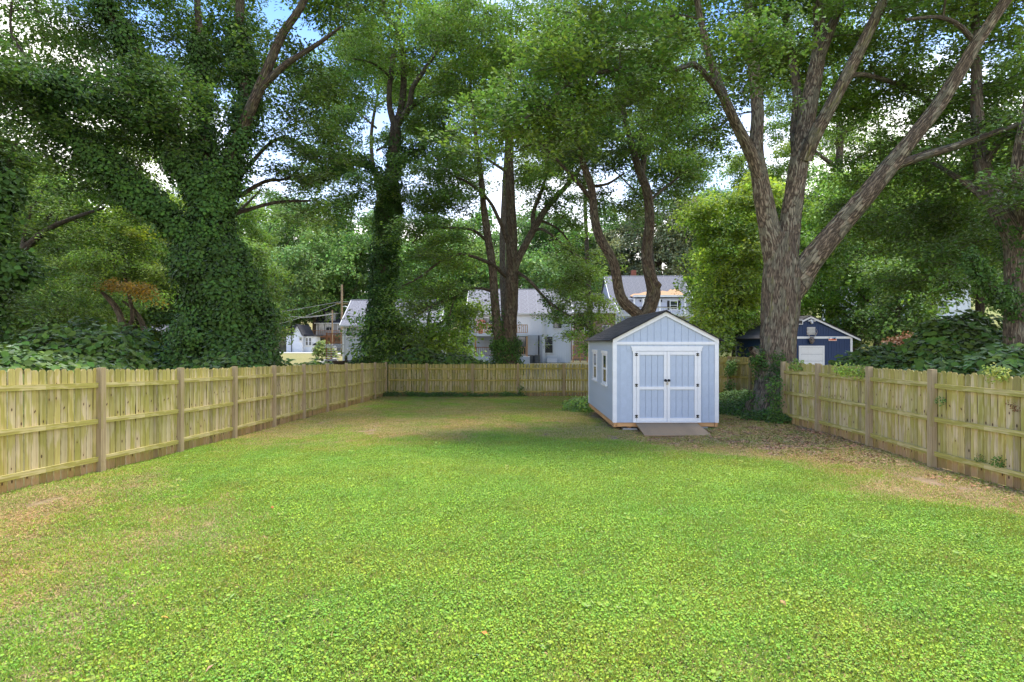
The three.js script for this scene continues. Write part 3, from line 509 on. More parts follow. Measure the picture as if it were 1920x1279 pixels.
function railing(parent, x0, x1, z, y, o = {}) {   // top and bottom rail, balusters between
  const g = new THREE.Group(); g.name = 'railing'; parent.add(g); const m = o.mat ?? M.white, L = x1 - x0, h = o.h ?? 0.95;
  box('top_rail', L, 0.08, 0.09, (x0 + x1) / 2, y + h, z, m, g); box('bottom_rail', L, 0.06, 0.06, (x0 + x1) / 2, y + 0.12, z, m, g);
  const n = Math.round(L / (o.step ?? 0.2)); for (let i = 0; i <= n; i++) box('baluster', o.w ?? 0.045, h - 0.18, 0.045, x0 + 0.03 + (L - 0.06) * i / n, y + 0.12 + (h - 0.15) / 2, z, m, g);
  return g;
}
// a house whose roof faces the camera: ridge along x
function longHouse(name, label, x0, x1, d, base, eave, ridge, depth, wall, roof, o = {}) {
  const t = thing(name, label, 'house', 'neighbouring houses', [(x0 + x1) / 2, base, -d]), W = x1 - x0, E = eave - base, R = ridge - base, w2 = W / 2;
  const side = prism([[0, -0.6], [depth, -0.6], [depth, E], [depth / 2, R - 0.12], [0, E]], W); side.rotateY(Math.PI / 2); side.translate(-w2, 0, 0);
  put('wall', side, wall, t);
  const run = Math.hypot(depth / 2, R - E), a = Math.atan2(R - E, depth / 2);
  for (const q of [1, -1]) { const m = put('roof', boxG(W + 0.5, 0.12, run + 0.4), roof, t, [0, (E + R) / 2 + 0.0, -depth / 2 + q * (depth / 4 + 0.07)]); m.rotation.x = q * a; m.position.y -= 0.03; if (q > 0) { const g = put('gutter', boxG(W + 0.52, 0.14, 0.1), o.trim ?? M.white, t, [0, E - 0.14, 0.33]); } }
  for (const q of [-1, 1]) { box('corner_board', 0.16, E + 0.4, 0.06, q * (w2 - 0.07), E / 2 - 0.25, 0.03, o.trim ?? M.white, t);
    const rb = put('rake_board', boxG(0.06, 0.2, run + 0.3), o.trim ?? M.white, t, [q * (w2 + 0.27), (E + R) / 2 - 0.06, -depth / 4 + 0.05]); rb.rotation.x = a; }
  return t;
}
{ // pale grey house behind the left corner of the yard
  const t = longHouse('grey_house', 'pale grey sided house behind the ivy clad tree at far corner', -17.9, -7.8, 62, -0.1, 4.15, 6.95, 8.5, M.sidingGrey, M.roofGrey);
  const o = t.position; windowOn(t, at(658, 623, 62).x - o.x, at(658, 623, 62).y - o.y, 0, 0.85, 0.9, { nx: 2, ny: 2 }); windowOn(t, 2.4, 2.6, 0, 0.9, 1.2, { nx: 2, ny: 2 }); windowOn(t, -1.0, 2.6, 0, 0.9, 1.2, { nx: 2, ny: 2 });
  put('wall_lamp', new THREE.SphereGeometry(0.1, 8, 6), M.white, t, [at(652, 655, 62).x - o.x, at(652, 655, 62).y - o.y, 0.08]);
  // wooden outside stair and landing left of it
  const st = thing('outside_stair', 'dark brown wooden landing with lattice and steps beside grey house', 'stairs', null, [at(632, 660, 64).x, groundY(-19, 64), -64]);
  const gy = st.position.y; box('landing', 2.0, 0.12, 1.8, 0, 2.2 - gy, 0, M.deckWood, st); for (const x of [-0.9, 0.9]) for (const z of [-0.8, 0.8]) box('stair_post', 0.1, 3.3 - gy, 0.1, x, (3.3 - gy) / 2, z, M.deckWood, st);
  railing(st, -0.95, 0.95, 0.9, 2.25 - gy, { mat: M.deckWood, step: 0.16 }); for (let i = 0; i < 8; i++) box('step', 1.5, 0.05, 0.28, 0.2, 0.15 + i * (2.0 - gy) / 8, 2.6 - i * 0.2, M.concrete, st);
  const lt = []; for (let i = -7; i <= 7; i++) for (const q of [-1, 1]) lt.push(moved(boxG(0.03, 0.62, 0.02), i * 0.13, 1.86 - gy, 0.93 + q * 0.012, 0, 0, q * 0.785)); put('lattice', mergeGeometries(lt), M.white, st);
}
{ // white house with deck, centre
  const t = longHouse('white_house', 'white sided two storey house with rear deck behind the twin trunk tree', -4.85, 6.5, 65, 0, 5.54, 8.45, 9, M.sidingWhite, M.roofGrey), o = t.position;
  const X = (px) => (px - 960) / F * 65 - o.x, Y = (py) => EYE + (640 - py) / F * 65 - o.y;
  box('stucco_wall', X(1018) - X(879), Y(629) + 0.3, 0.06, (X(1018) + X(879)) / 2, (Y(629) - 0.3) / 2, 0.06, M.stucco, t);
  box('corner_board', 0.26, Y(587), 0.14, X(1019), Y(587) / 2, 0.09, M.white, t);
  const dk = new THREE.Group(); dk.name = 'deck'; t.add(dk);
  box('deck_floor', X(988) - X(892), 0.25, 2.4, (X(892) + X(988)) / 2, Y(627) - 0.12, 1.22, M.offWhite, dk);
  for (const px of [894, 930, 987]) box('deck_post', 0.16, Y(627) - 0.25, 0.16, X(px), (Y(627) - 0.25) / 2, 2.3, M.newWood, dk);
  railing(t, X(892), X(988), 2.38, Y(627), { mat: M.newWood, step: 0.22, w: 0.09 });
  box('patio_slab', X(992) - X(885), 0.9, 2.6, (X(992) + X(885)) / 2, 0.3, 1.35, M.stucco, t);
  railing(t, X(966), X(988), 2.5, 0.78, { mat: M.newWood, step: 0.22 }); railing(t, X(892), X(930), 2.5, 0.78, { mat: M.deckWood, step: 0.22 });
  box('dark_opening', X(986) - X(966), 1.9, 0.05, (X(966) + X(986)) / 2, 1.9, 0.1, M.glass, t);
  windowOn(t, X(1029), Y(647), 0.06, 0.85, 1.8, { ny: 2 }); windowOn(t, X(915), Y(607), 0.04, 1.2, 1.2, { nx: 2 }); windowOn(t, X(950), Y(610), 0.04, 0.9, 1.9, { ny: 1, nx: 2 }); windowOn(t, X(1045), Y(606), 0.02, 0.9, 1.2);
  put('downpipe', tube([[V(X(1010), Y(630), 0.2), 0.07], [V(X(1010.2), Y(633), 0.3), 0.07], [V(X(1010), Y(645), 0.3), 0.07], [V(X(1010), Y(672), 0.3), 0.07]], 6, 0.3), M.black, t);
  box('roof_vent', 0.3, 0.25, 0.3, X(909), Y(561.5), -2.2, M.black, t);
  for (let i = 0; i < 4; i++) box('step', 1.1, 0.16, 0.3, X(1034), 0.1 + i * 0.17, 1.3 - i * 0.28, M.stucco, t);
  for (const [px, k] of [[995, 0], [1007, 1]]) { const a = thing('heat_pump', ['dark grey outdoor cooling unit by white house wall, left one', 'dark grey outdoor cooling unit by white house wall, right one'][k], 'cooling unit', 'cooling units by the white house', [at(px, 670, 63.4).x, groundY(0, 63.4), -63.4]);
    put('casing', new THREE.CylinderGeometry(0.36, 0.36, 0.85, 14), std({ color: lin(0.10, 0.11, 0.12), roughness: 0.6, metalness: 0.3 }), a, [0, 0.425, 0]); put('fan_guard', new THREE.TorusGeometry(0.28, 0.03, 6, 16), M.black, a, [0, 0.87, 0], [Math.PI / 2, 0, 0]); for (let i = 0; i < 5; i++) put('grille_ring', new THREE.TorusGeometry(0.365, 0.012, 4, 16), M.black, a, [0, 0.14 + i * 0.15, 0], [Math.PI / 2, 0, 0]); }
  // red potted plant on the deck
  const pp = thing('red_plant', 'red leaved potted plant standing on the white house deck', 'plant', null, [at(901, 622, 63.5).x, Y(627), -63.5]);
  put('pot', new THREE.LatheGeometry([[0, 0], [0.2, 0], [0.28, 0.4], [0.24, 0.4], [0, 0.36]].map(([x, y]) => new THREE.Vector2(x, y)), 12), M.chimneyBrick, pp);
  const rl = []; const r = rng(801); for (let i = 0; i < 26; i++) rl.push([V((r() - 0.5) * 0.5, 0.5 + r() * 1.1, (r() - 0.5) * 0.5), V(r() - 0.5, 1, r() - 0.5).normalize(), 0.45, [1.6, 0.7, 0.8]]); scatter('foliage', CL.mid[0], M.leafRed, rl, pp);
}
{ // blue grey house up the slope on the right, roof half stripped
  const t = longHouse('blue_grey_house', 'blue grey house on the rise behind the shed, roof partly stripped', 14.2, 25.6, 84, 3.6, 8.55, 12.2, 10, M.sidingLilac, M.roofMid), o = t.position;
  const X = (px, d = 84) => (px - 960) / F * d - o.x, Y = (py, d = 84) => EYE + (640 - py) / F * d - o.y;
  // the porch bay standing forward under its own eave
  box('bay_wall', X(1281) - X(1188), Y(560) - 0.1, 1.2, (X(1281) + X(1188)) / 2, (Y(560) - 0.1) / 2, 0.6, M.sidingLilac, t);
  box('bay_fascia', X(1283) - X(1186), 0.28, 1.5, (X(1283) + X(1186)) / 2, Y(557), 0.78, M.white, t);
  for (const px of [1186, 1203, 1233, 1280]) box('bay_trim', 0.24, Y(560) - 2.2, 0.1, X(px), (Y(560) + 2.0) / 2, 1.22, M.white, t);
  windowOn(t, X(1259), Y(574), 1.2, 0.95, 1.15, { shutters: true, pane: M.glass }); windowOn(t, X(1207), Y(572), 1.2, 0.75, 1.5, {}); windowOn(t, X(1165), Y(575), 0, 0.9, 1.2);
  for (const px of [1197, 1236]) put('wall_lantern', new THREE.CylinderGeometry(0.1, 0.07, 0.32, 8), M.black, t, [X(px), Y(566), 1.32]);
  // bare boarding where shingles are gone: a ragged outline lying on the roof
  const E = 8.55 - o.y, R = 12.2 - o.y, a = Math.atan2(R - E, 5);
  const patch = prism([[1186, 0.05], [1282, 0.05], [1285, 0.7], [1281, 1.0], [1279, 1.9], [1273, 2.35], [1268, 2.0], [1262, 2.15], [1255, 1.5], [1246, 1.75], [1240, 1.55], [1230, 1.7], [1222, 1.25], [1212, 1.45], [1200, 0.95], [1190, 0.9], [1181, 0.4]].map(([px, s]) => [X(px), s]), 0.03);
  patch.rotateX(-(Math.PI / 2 - a)); patch.translate(0, E + 0.06 + 0.05, 0.24); const m = put('bare_boarding', patch, M.plywood, t); 
  const p2 = prism([[1237, 2.6], [1243, 2.55], [1246, 2.8], [1241, 3.0], [1236, 2.85]].map(([px, s]) => [X(px), s]), 0.03); p2.rotateX(-(Math.PI / 2 - a)); p2.translate(0, E + 0.11, 0.24); put('bare_boarding', p2, M.plywood, t);
  box('chimney', 0.7, 1.6, 0.7, X(1203), R + 0.2, -5.6, M.chimneyBrick, t);
  box('deck_floor', X(1292) - X(1150), 0.3, 3, (X(1292) + X(1150)) / 2, Y(594), 2.6, M.white, t); railing(t, X(1150), X(1292), 4.05, Y(592), { h: 0.9, step: 0.24 });
  box('hand_rail', X(1292) - X(1145), 0.09, 0.14, (X(1292) + X(1145)) / 2, Y(592) + 0.96, 4.05, M.darkWood, t);
  for (const px of [1152, 1186, 1220, 1255, 1290]) box('deck_post', 0.2, Y(594), 0.2, X(px), Y(594) / 2, 3.9, M.white, t);
}
{ // brick house between them
  const t = longHouse('brick_house', 'low brick house with grey roof between white house and shed', 7.6, 13.2, 74, 0.4, 6.1, 7.6, 7, M.brick, M.roofMid), o = t.position;
  windowOn(t, -0.8, 3.3, 0, 0.8, 1.2); windowOn(t, 1.5, 3.3, 0, 0.8, 1.2);
  const g = thing('wooden_stair_gate', 'unpainted timber stair railing beside the brick house wall', 'railing', null, [at(1088, 670, 66).x, groundY(7.6, 66), -66]), y = g.position.y;
  for (const x of [-0.8, 0, 0.8]) box('gate_post', 0.12, 1.9, 0.12, x, 0.95, 0, M.newWood, g); box('top_rail', 1.7, 0.1, 0.06, 0, 1.85, 0.09, M.newWood, g); box('top_rail', 1.7, 0.1, 0.06, 0, 0.5, 0.09, M.newWood, g); for (const q of [-1, 1]) box('brace', 1.5, 0.09, 0.05, 0, 1.15, 0.1 + q * 0.026, M.newWood, g, [0, 0, q * 0.7]);
}
{ // far house with dormer and brown deck
  const d = 100, t = longHouse('dormer_house', 'distant taupe house with dark roof, dormer and brown deck', at(593, 0, d).x, at(652, 0, d).x, d, 0.6, 5.55, 8.6, 8, M.sidingTaupe, M.roofDark), o = t.position;
  const X = (px) => (px - 960) / F * d - o.x, Y = (py) => EYE + (640 - py) / F * d - o.y;
  box('dormer', 1.75, 1.6, 2.2, X(618.5), Y(593), -1.2, M.sidingTaupe, t); box('dormer_roof', 2.1, 0.14, 2.5, X(618.5), Y(585), -1.1, M.roofDark, t); windowOn(t, X(617), Y(593.5), -0.08, 0.8, 0.85, { nx: 2, ny: 2 });
  for (const px of [603, 618, 637]) windowOn(t, X(px), Y(614), 0.03, px === 618 ? 1.2 : 0.6, 1.15, { nx: px === 618 ? 2 : 1, ny: 2 });
  box('deck_floor', X(650) - X(587), 0.35, 2.6, (X(650) + X(587)) / 2, Y(632), 1.35, M.deckWood, t); railing(t, X(587), X(650), 2.6, Y(631), { mat: M.deckWood, step: 0.3 });
  for (const px of [588, 604, 619, 634, 649]) box('deck_post', 0.18, Y(633), 0.18, X(px), Y(633) / 2, 2.5, M.deckWood, t); windowOn(t, X(602), Y(645), 0.03, 0.9, 1.6, { mat: M.offWhite });
}
{ // small white house, gable towards us
  const d = 90, t = thing('small_white_house', 'distant small white gabled house beside the grey utility pole', 'house', 'neighbouring houses', [at(557, 0, d).x, groundY(-33, d), -d]), o = t.position;
  const X = (px) => (px - 960) / F * d - o.x, Y = (py) => EYE + (640 - py) / F * d - o.y;
  put('wall', prism([[X(548), -0.5], [X(567), -0.5], [X(567), Y(630)], [X(556.5), Y(611)], [X(548), Y(630)]], 5, -5), M.sidingWhite, t);
  box('wing_wall', X(549) - X(535), Y(629) + 0.4, 4, (X(549) + X(535)) / 2, (Y(629) - 0.4) / 2, -2.4, M.sidingWhite, t); box('wing_wall', X(582) - X(566), Y(631) + 0.4, 4, (X(582) + X(566)) / 2, (Y(631) - 0.4) / 2, -2.6, M.sidingWhite, t);
  for (const q of [-1, 1]) { const w = (X(567) - X(548)) / 2 + 0.15, h = Y(611) - Y(630), a = Math.atan2(h, w - 0.15), m = box('roof', Math.hypot(w, h) + 0.1, 0.12, 5.4, X(557) + q * w / 2, (Y(611) + Y(630)) / 2 + 0.1, -2.4, M.roofDark, t); m.rotation.z = -q * a; }
  const lr = box('roof', 2.0, 0.12, 4.4, X(542), Y(621), -2.4, M.roofDark, t); lr.rotation.z = 0.9; box('roof', 1.9, 0.2, 4.6, X(575), Y(629), -2.6, M.roofDark, t);
  windowOn(t, X(564), Y(636), 0.02, 0.35, 0.5, { ny: 1 }); windowOn(t, X(573), Y(641), -0.58, 0.3, 1.1); windowOn(t, X(579), Y(641), -0.58, 0.3, 1.1); put('downpipe', new THREE.CylinderGeometry(0.06, 0.06, 2.8, 6), M.black, t, [X(547), 1.4, 0.1]);
}
{ // white house seen through the leaves on the far right, and a dark roofed shed on the far left
  const t = longHouse('white_house', 'white house glimpsed through leaves beyond the right fence', 38, 50, 64, 3.9, 9.0, 12, 8, M.sidingWhite, M.roofGrey);
  windowOn(t, -3, 2.2, 0, 0.9, 1.3); windowOn(t, 0, 2.2, 0, 0.9, 1.3); windowOn(t, 3, 2.2, 0, 0.9, 1.3); railing(t, -5, 5, 2.4, 0.8); box('porch_floor', 10.2, 0.25, 2.4, 0, 0.7, 1.25, M.white, t);
  const s = longHouse('dark_roof_house', 'dark roofed cottage half hidden behind the left kudzu', -39, -32, 58, -0.2, 2.3, 4.0, 6, M.sidingTaupe, M.roofMid); windowOn(s, 1.2, 1.4, 0, 0.8, 1.0);
}

// ---------------------------------------------------------------- poles, wires, car, road, old fences
{
  const pole = (px, py, d, r, label) => { const p = at(px, py, d), y = groundY(p.x, d), t = thing('utility_pole', label, 'pole', 'utility poles', [p.x, y, -d]); put('mast', new THREE.CylinderGeometry(r * 0.8, r, p.y - y + 0.4, 10), std({ map: plankMap, color: lin(1.3, 1.3, 1.25), roughness: 0.9 }), t, [0, (p.y - y) / 2 - 0.2, 0]); return t; };
  const a = pole(518, 590, 74, 0.16, 'pale leaning utility pole beside the ivy clad tree'); a.rotation.z = 0.02;
  const b = pole(641, 534, 80, 0.16, 'tall utility pole carrying wires at the grey house corner'); box('cross_arm', 1.6, 0.12, 0.12, 0, at(641, 570, 80).y - b.position.y, 0.15, M.postDark, b); put('lamp_arm', tube([[V(0, at(641, 576, 80).y - b.position.y, 0), 0.04], [V(0.5, at(641, 575, 80).y - b.position.y, 0.3), 0.04], [V(0.9, at(641, 577, 80).y - b.position.y, 0.5), 0.06]], 6, 0.2), M.white, b);
  const c = pole(623, 582, 86, 0.12, 'slim brown pole standing before the dormer house deck');
  const wire = (p, q, sag, label) => { const m = p.clone().lerp(q, 0.5); m.y -= sag; tag(put('wire', tube([[p, 0.022], [m, 0.022], [q, 0.022]], 4, 2), std({ color: lin(0.30, 0.30, 0.30), roughness: 0.7 })), label, 'wire', 'overhead wires'); };
  wire(at(518, 594, 74), at(641, 587, 80), 0.25, 'overhead wire strung level between the two tall poles'); wire(at(518, 597, 74), at(623, 590, 86), 0.2, 'lower overhead wire from pale pole to slim pole'); wire(at(641, 567, 80), at(470, 620, 78), 0.4, 'overhead wire slanting down left from the tall pole'); wire(at(641, 566, 80), at(400, 590, 95), 0.6, 'upper overhead wire running left across the woods'); wire(at(641, 566, 80), at(860, 566, 84), 0.5, 'overhead wire running right from tall pole behind grey house'); wire(at(1000, 543, 86), at(1330, 546, 92), 0.8, 'overhead wire crossing the woods above the white house'); wire(at(1060, 549, 88), at(1240, 548, 92), 0.3, 'second wire crossing low above the brick house roof');
  // white parked car, mostly behind the bush
  const y = groundY(-31, 92), car = thing('parked_car', 'white car parked under the brown deck', 'car', null, [at(604, 656, 92).x, y, -92], 0.15), wm = std({ color: lin(0.75, 0.75, 0.77), roughness: 0.3 });
  const body = prism([[-2.1, 0.3], [2.1, 0.3], [2.15, 0.75], [1.9, 0.95], [1.1, 1.0], [0.5, 1.45], [-1.0, 1.48], [-1.8, 1.02], [-2.1, 0.9]], 1.7, -0.85); put('body', body, wm, car); put('side_window', prism([[-1.5, 1.02], [0.9, 1.02], [0.42, 1.38], [-0.95, 1.4]], 0.02, 0.855), M.glass, car);
  for (const x of [-1.35, 1.35]) for (const z of [-0.8, 0.8]) { const w = new THREE.Group(); w.name = 'wheel'; w.position.set(x, 0.33, z); car.add(w); put('tyre', new THREE.TorusGeometry(0.25, 0.08, 8, 16), M.black, w); put('rim', new THREE.CylinderGeometry(0.2, 0.2, 0.12, 12), std({ color: lin(0.5, 0.5, 0.5), metalness: 0.8, roughness: 0.4 }), w, [0, 0, 0], [Math.PI / 2, 0, 0]); }
  put('headlight', new THREE.SphereGeometry(0.12, 8, 6), M.glass, car, [2.1, 0.75, 0.6]); put('tail_light', boxG(0.05, 0.2, 0.3), M.chimneyBrick, car, [-2.1, 0.8, 0.6]);
  // pale drive
  const dv = []; const pv = [], ix = []; for (let i = 0; i <= 24; i++) { const x = -42 + i * 1.2, d = 84 + Math.sin(i * 0.2) * 1.2; for (const q of [0, 1]) { const dd = d + q * 3.2; pv.push(x, groundY(x, dd) + 0.03, -dd); } if (i) { const k = i * 2; ix.push(k - 2, k, k - 1, k, k + 1, k - 1); } }
  const dg = new THREE.BufferGeometry(); dg.setAttribute('position', new THREE.Float32BufferAttribute(pv, 3)); dg.setIndex(ix); dg.computeVertexNormals(); const dm = std({ color: lin(0.45, 0.44, 0.42), roughness: 0.95, side: THREE.DoubleSide }); tag(put('drive', dg, dm), 'pale concrete drive before the distant houses', 'drive', null, 'structure');
  // old dark fence beyond the left corner
  const of = thing('old_fence', 'dark moss covered board fence beyond the yard corner', 'fence'); const r = rng(841);
  for (let i = 0; i < 34; i++) { const f = i / 33, x = lerp(-11.9, -9.0, f), d = lerp(38.0, 39.4, f); const m = box('board', 0.09, 1.75 + (r() - 0.5) * 0.06, 0.03, x, groundY(x, d) + 0.95, -d, M.darkWood, of); m.rotation.y = 0.45; } box('post', 0.13, 2.2, 0.13, -10.85, groundY(-10.85, 38.4) + 1.05, -38.4, M.darkWood, of); box('rail', 3.3, 0.09, 0.05, -10.45, groundY(-10.4, 38.7) + 1.5, -38.62, M.darkWood, of, [0, 0.45, 0]);
  // dark rail fence beyond the right fence with one fresh post
  const rf = thing('rail_fence', 'dark split rail fence with tan post behind the right fence', 'fence');
  for (let i = 0; i < 5; i++) { const x = 11.6 + i * 1.9, d = 18.6 - i * 0.35, y = groundY(x, d); box('post', 0.16, 1.75, 0.14, x, y + 0.72, -d, i === 1 ? M.newWood : M.darkWood, rf); if (i) for (const h of [0.7, 1.1, 1.5]) box('rail', 1.96, 0.13, 0.05, x - 0.95, y + h, -(d + 0.17), M.darkWood, rf, [0, -0.18, 0]); }
  // rock edging by the stair
  for (let i = 0; i < 6; i++) { const p = at(600 + i * 5.5, 681 - i * 2.2, 60 + i); const g = new THREE.DodecahedronGeometry(0.3 + (i % 3) * 0.06, 0); const o = put('edging_stone', g, M.concrete, scene, [p.x, groundY(p.x, -p.z) + 0.12, p.z], [i, i * 2, 0]); o.scale.y = 0.7; tag(o, `pale edging stone on far slope, ${['lowest', 'second', 'third', 'fourth', 'fifth', 'topmost'][i]} of the row`, 'stone', 'edging stones on the slope'); }
}

// ---------------------------------------------------------------- trees
// limbs: [[px, py, width in px, depth offset], ...] each; pads: [px, py, d, rx px, ry px, depth spread m, how many] leafy layers, each tied to the nearest limb by a branch of its own
function tree(o) {
  const d0 = o.d, b = o.limbs[0][0], bx = (b[0] - 960) / F * d0, by = groundY(bx, d0), r = rng(o.seed);
  const t = thing(o.name, o.label, 'tree', o.group, [bx, by, -d0]), off = t.position.clone();
  const wood = [], nodes = [], skel = [];         // nodes: points where branches can start
  for (const L of o.limbs) {
    const pts = L.map(([px, py, w, dd = 0]) => { const d = d0 + dd; const p = at(px, py, d).sub(off); return [p, w / 2 / F * d]; });
    if (L === o.limbs[0]) { pts[0][0].y = 0.0; const rr = pts[0][1]; pts.unshift([pts[0][0].clone().setY(-0.4), rr * 1.5]); pts[1][1] = rr * 1.12; }
    wood.push(tube(pts, pts[0][1] > 0.25 ? 20 : pts[0][1] > 0.1 ? 10 : 7, pts[0][1] > 0.25 ? 0.22 : 0.35, pts[0][1] > 0.2 ? (o.rough ?? 0.12) : 0.06, o.seed + wood.length));
    const c = new THREE.CatmullRomCurve3(pts.map((p) => p[0]), false, 'centripetal'), n = Math.ceil(c.getLength() / 0.5), sp = c.getSpacedPoints(n);
    sp.forEach((p, i) => { const f = i / n * (pts.length - 1), k = Math.min(pts.length - 2, Math.floor(f)), rad = lerp(pts[k][1], pts[k + 1][1], f - k); skel.push([p, rad, wood.length - 1]); if (p.y > (o.minNode ?? 3)) nodes.push([p, rad]); });
  }
  put('trunk', mergeGeometries(wood), o.bark, t);
  const br = [], fol = [], padR = o.padR ?? 1.0, per = o.per ?? 17, pads = [];
  for (const [px, py, d, rx, ry, rd, n, tint] of o.pads ?? []) {
    const c = at(px, py, d).sub(off), k = d / F;
    for (let i = 0, tries = 0; i < n && tries < n * 6; tries++) {
      const v = V(r() * 2 - 1, r() * 2 - 1, r() * 2 - 1); if (v.lengthSq() > 1) continue;
      const p = c.clone().add(V(v.x * rx * k, v.y * ry * k, v.z * rd)); if (pads.some((q) => q[0].distanceTo(p) < padR * 0.62)) continue;
      pads.push([p, tint]); i++;
    }
  }
  const order = pads.map((p) => [p, Math.min(...nodes.map((n) => n[0].distanceTo(p[0])))]).sort((a, c) => a[1] - c[1]).map((p) => p[0]);
  for (const [p, tint] of order) {
    let best = nodes[0], bd = 1e9; for (const n of nodes) { const dd = n[0].distanceTo(p) + Math.max(0, n[0].y - p.y) * 0.5; if (dd < bd) { bd = dd; best = n; } }
    const a = best[0], len = a.distanceTo(p), rad = Math.min(best[1] * 0.65, 0.016 + len * 0.011);
    if (len > 0.5) {
      const m = a.clone().lerp(p, 0.5); m.y += len * (0.06 + r() * 0.12); m.x += (r() - 0.5) * len * 0.22; m.z += (r() - 0.5) * len * 0.22;
      br.push(tube([[a, rad], [m, rad * 0.7], [p, Math.max(0.008, rad * 0.35)]], 5, 0.7));
      nodes.push([m, rad * 0.7], [a.clone().lerp(p, 0.78).add(V(0, len * 0.04, 0)), rad * 0.5]);
    }
    nodes.push([p, Math.max(0.01, rad * 0.4)]);
    const tn = 0.82 + r() * 0.36, hue = (r() - 0.5) * 0.22, T = tint ?? [1, 1, 1];
    const out = V(p.x, 0, p.z).normalize(), nt = 5, each = Math.max(2, Math.round(per / nt));
    for (let w = 0; w < nt; w++) {                // leafy twigs fanning out from the end of the branch, drooping at their tips
      const ang = r() * 6.283, dir = V(Math.cos(ang) + out.x * 0.6, (r() - 0.42) * (o.flat ?? 0.7) * 1.3, Math.sin(ang) + out.z * 0.6).normalize(), L = padR * (0.55 + r() * 1.05), tip = p.clone().addScaledVector(dir, L); tip.y -= L * 0.18;
      br.push(tube([[p, 0.011], [tip, 0.004]], 4, 3));
      const tw = 0.8 + r() * 0.4;
      for (let i = 0; i < each; i++) {
        const f = (i + 0.6 + r() * 0.5) / each, pos = p.clone().lerp(tip, f); pos.y += L * 0.12 * Math.sin(f * 3.1); pos.add(V((r() - 0.5) * 0.3, (r() - 0.5) * 0.22, (r() - 0.5) * 0.3).multiplyScalar(padR));
        const k = tn * tw * (0.85 + r() * 0.3); fol.push([pos, V((r() - 0.5) * 0.8, 1, (r() - 0.5) * 0.8).normalize(), (o.size ?? 1) * (0.7 + r() * 0.55), [k * (1 + hue) * T[0], k * T[1], k * (1 - hue) * T[2]]]);
      }
    }
  }
  if (br.length) put('branches', mergeGeometries(br), o.bark, t).userData.kind = 'stuff';
  if (fol.length) { const h = Math.ceil(fol.length / 2), set = CL[o.clumps ?? 'near']; scatter('crown', set[0], o.leaf, fol.slice(0, h), t); scatter('crown', set[1], o.leaf, fol.slice(h), t); }
  if (o.ivy) {                                    // creeper round the stems: [how many, from y, to y, spread at y0, spread at y1]
    const list = []; for (const [n, ya, yb, sa, sb, few, not] of o.ivy) {
      const near = skel.filter(([p]) => p.y >= ya && p.y <= yb && (!few || Math.abs(p.x) < few)).filter((q) => !not?.includes(q[2]));
      for (let i = 0; i < n; i++) { const [p, rad] = near[Math.floor(r() * near.length)]; const f = clamp((p.y - ya) / (yb - ya)), a = r() * 6.283, q = rad * 0.9 + lerp(sa, sb, Math.pow(f, 0.7)) * (1 - r() * r() * 0.55) * (0.25 + 1.5 * Math.pow(fbm(Math.cos(a) * 1.6 + 5 + rad * 3, Math.sin(a) * 1.6 + p.y * 0.8, o.seed, 3), 1.15)); const tuft = fbm(Math.cos(a) * 3.4 + 9, Math.sin(a) * 3.4 + p.y * 1.9, o.seed + 5, 2), out = V(Math.cos(a), 0, Math.sin(a)); const pos = p.clone().add(out.clone().multiplyScalar(q * (0.5 + 0.62 * sstep(0.36, 0.6, tuft)))); pos.y += (r() - 0.5) * 0.5; if (pos.y + by < G(pos.x + bx, pos.z - d0)) continue; const k = (0.7 + r() * 0.6) * (0.7 + 0.6 * fbm(p.y * 0.7, a * 0.8, o.seed + 9, 3)); list.push([pos, out.add(V((r() - 0.5) * 0.7, 0.55 + r() * 0.5, (r() - 0.5) * 0.7)).normalize(), (o.ivySize ?? 1) * (0.8 + r() * 0.6), [k, k, k]]); }
    }
    const h = Math.ceil(list.length / 2); scatter('ivy', CL.ivy[0], M.leafIvy, list.slice(0, h), t); scatter('ivy', CL.ivy[1], M.leafIvy, list.slice(h), t);
  }
  return t;
}

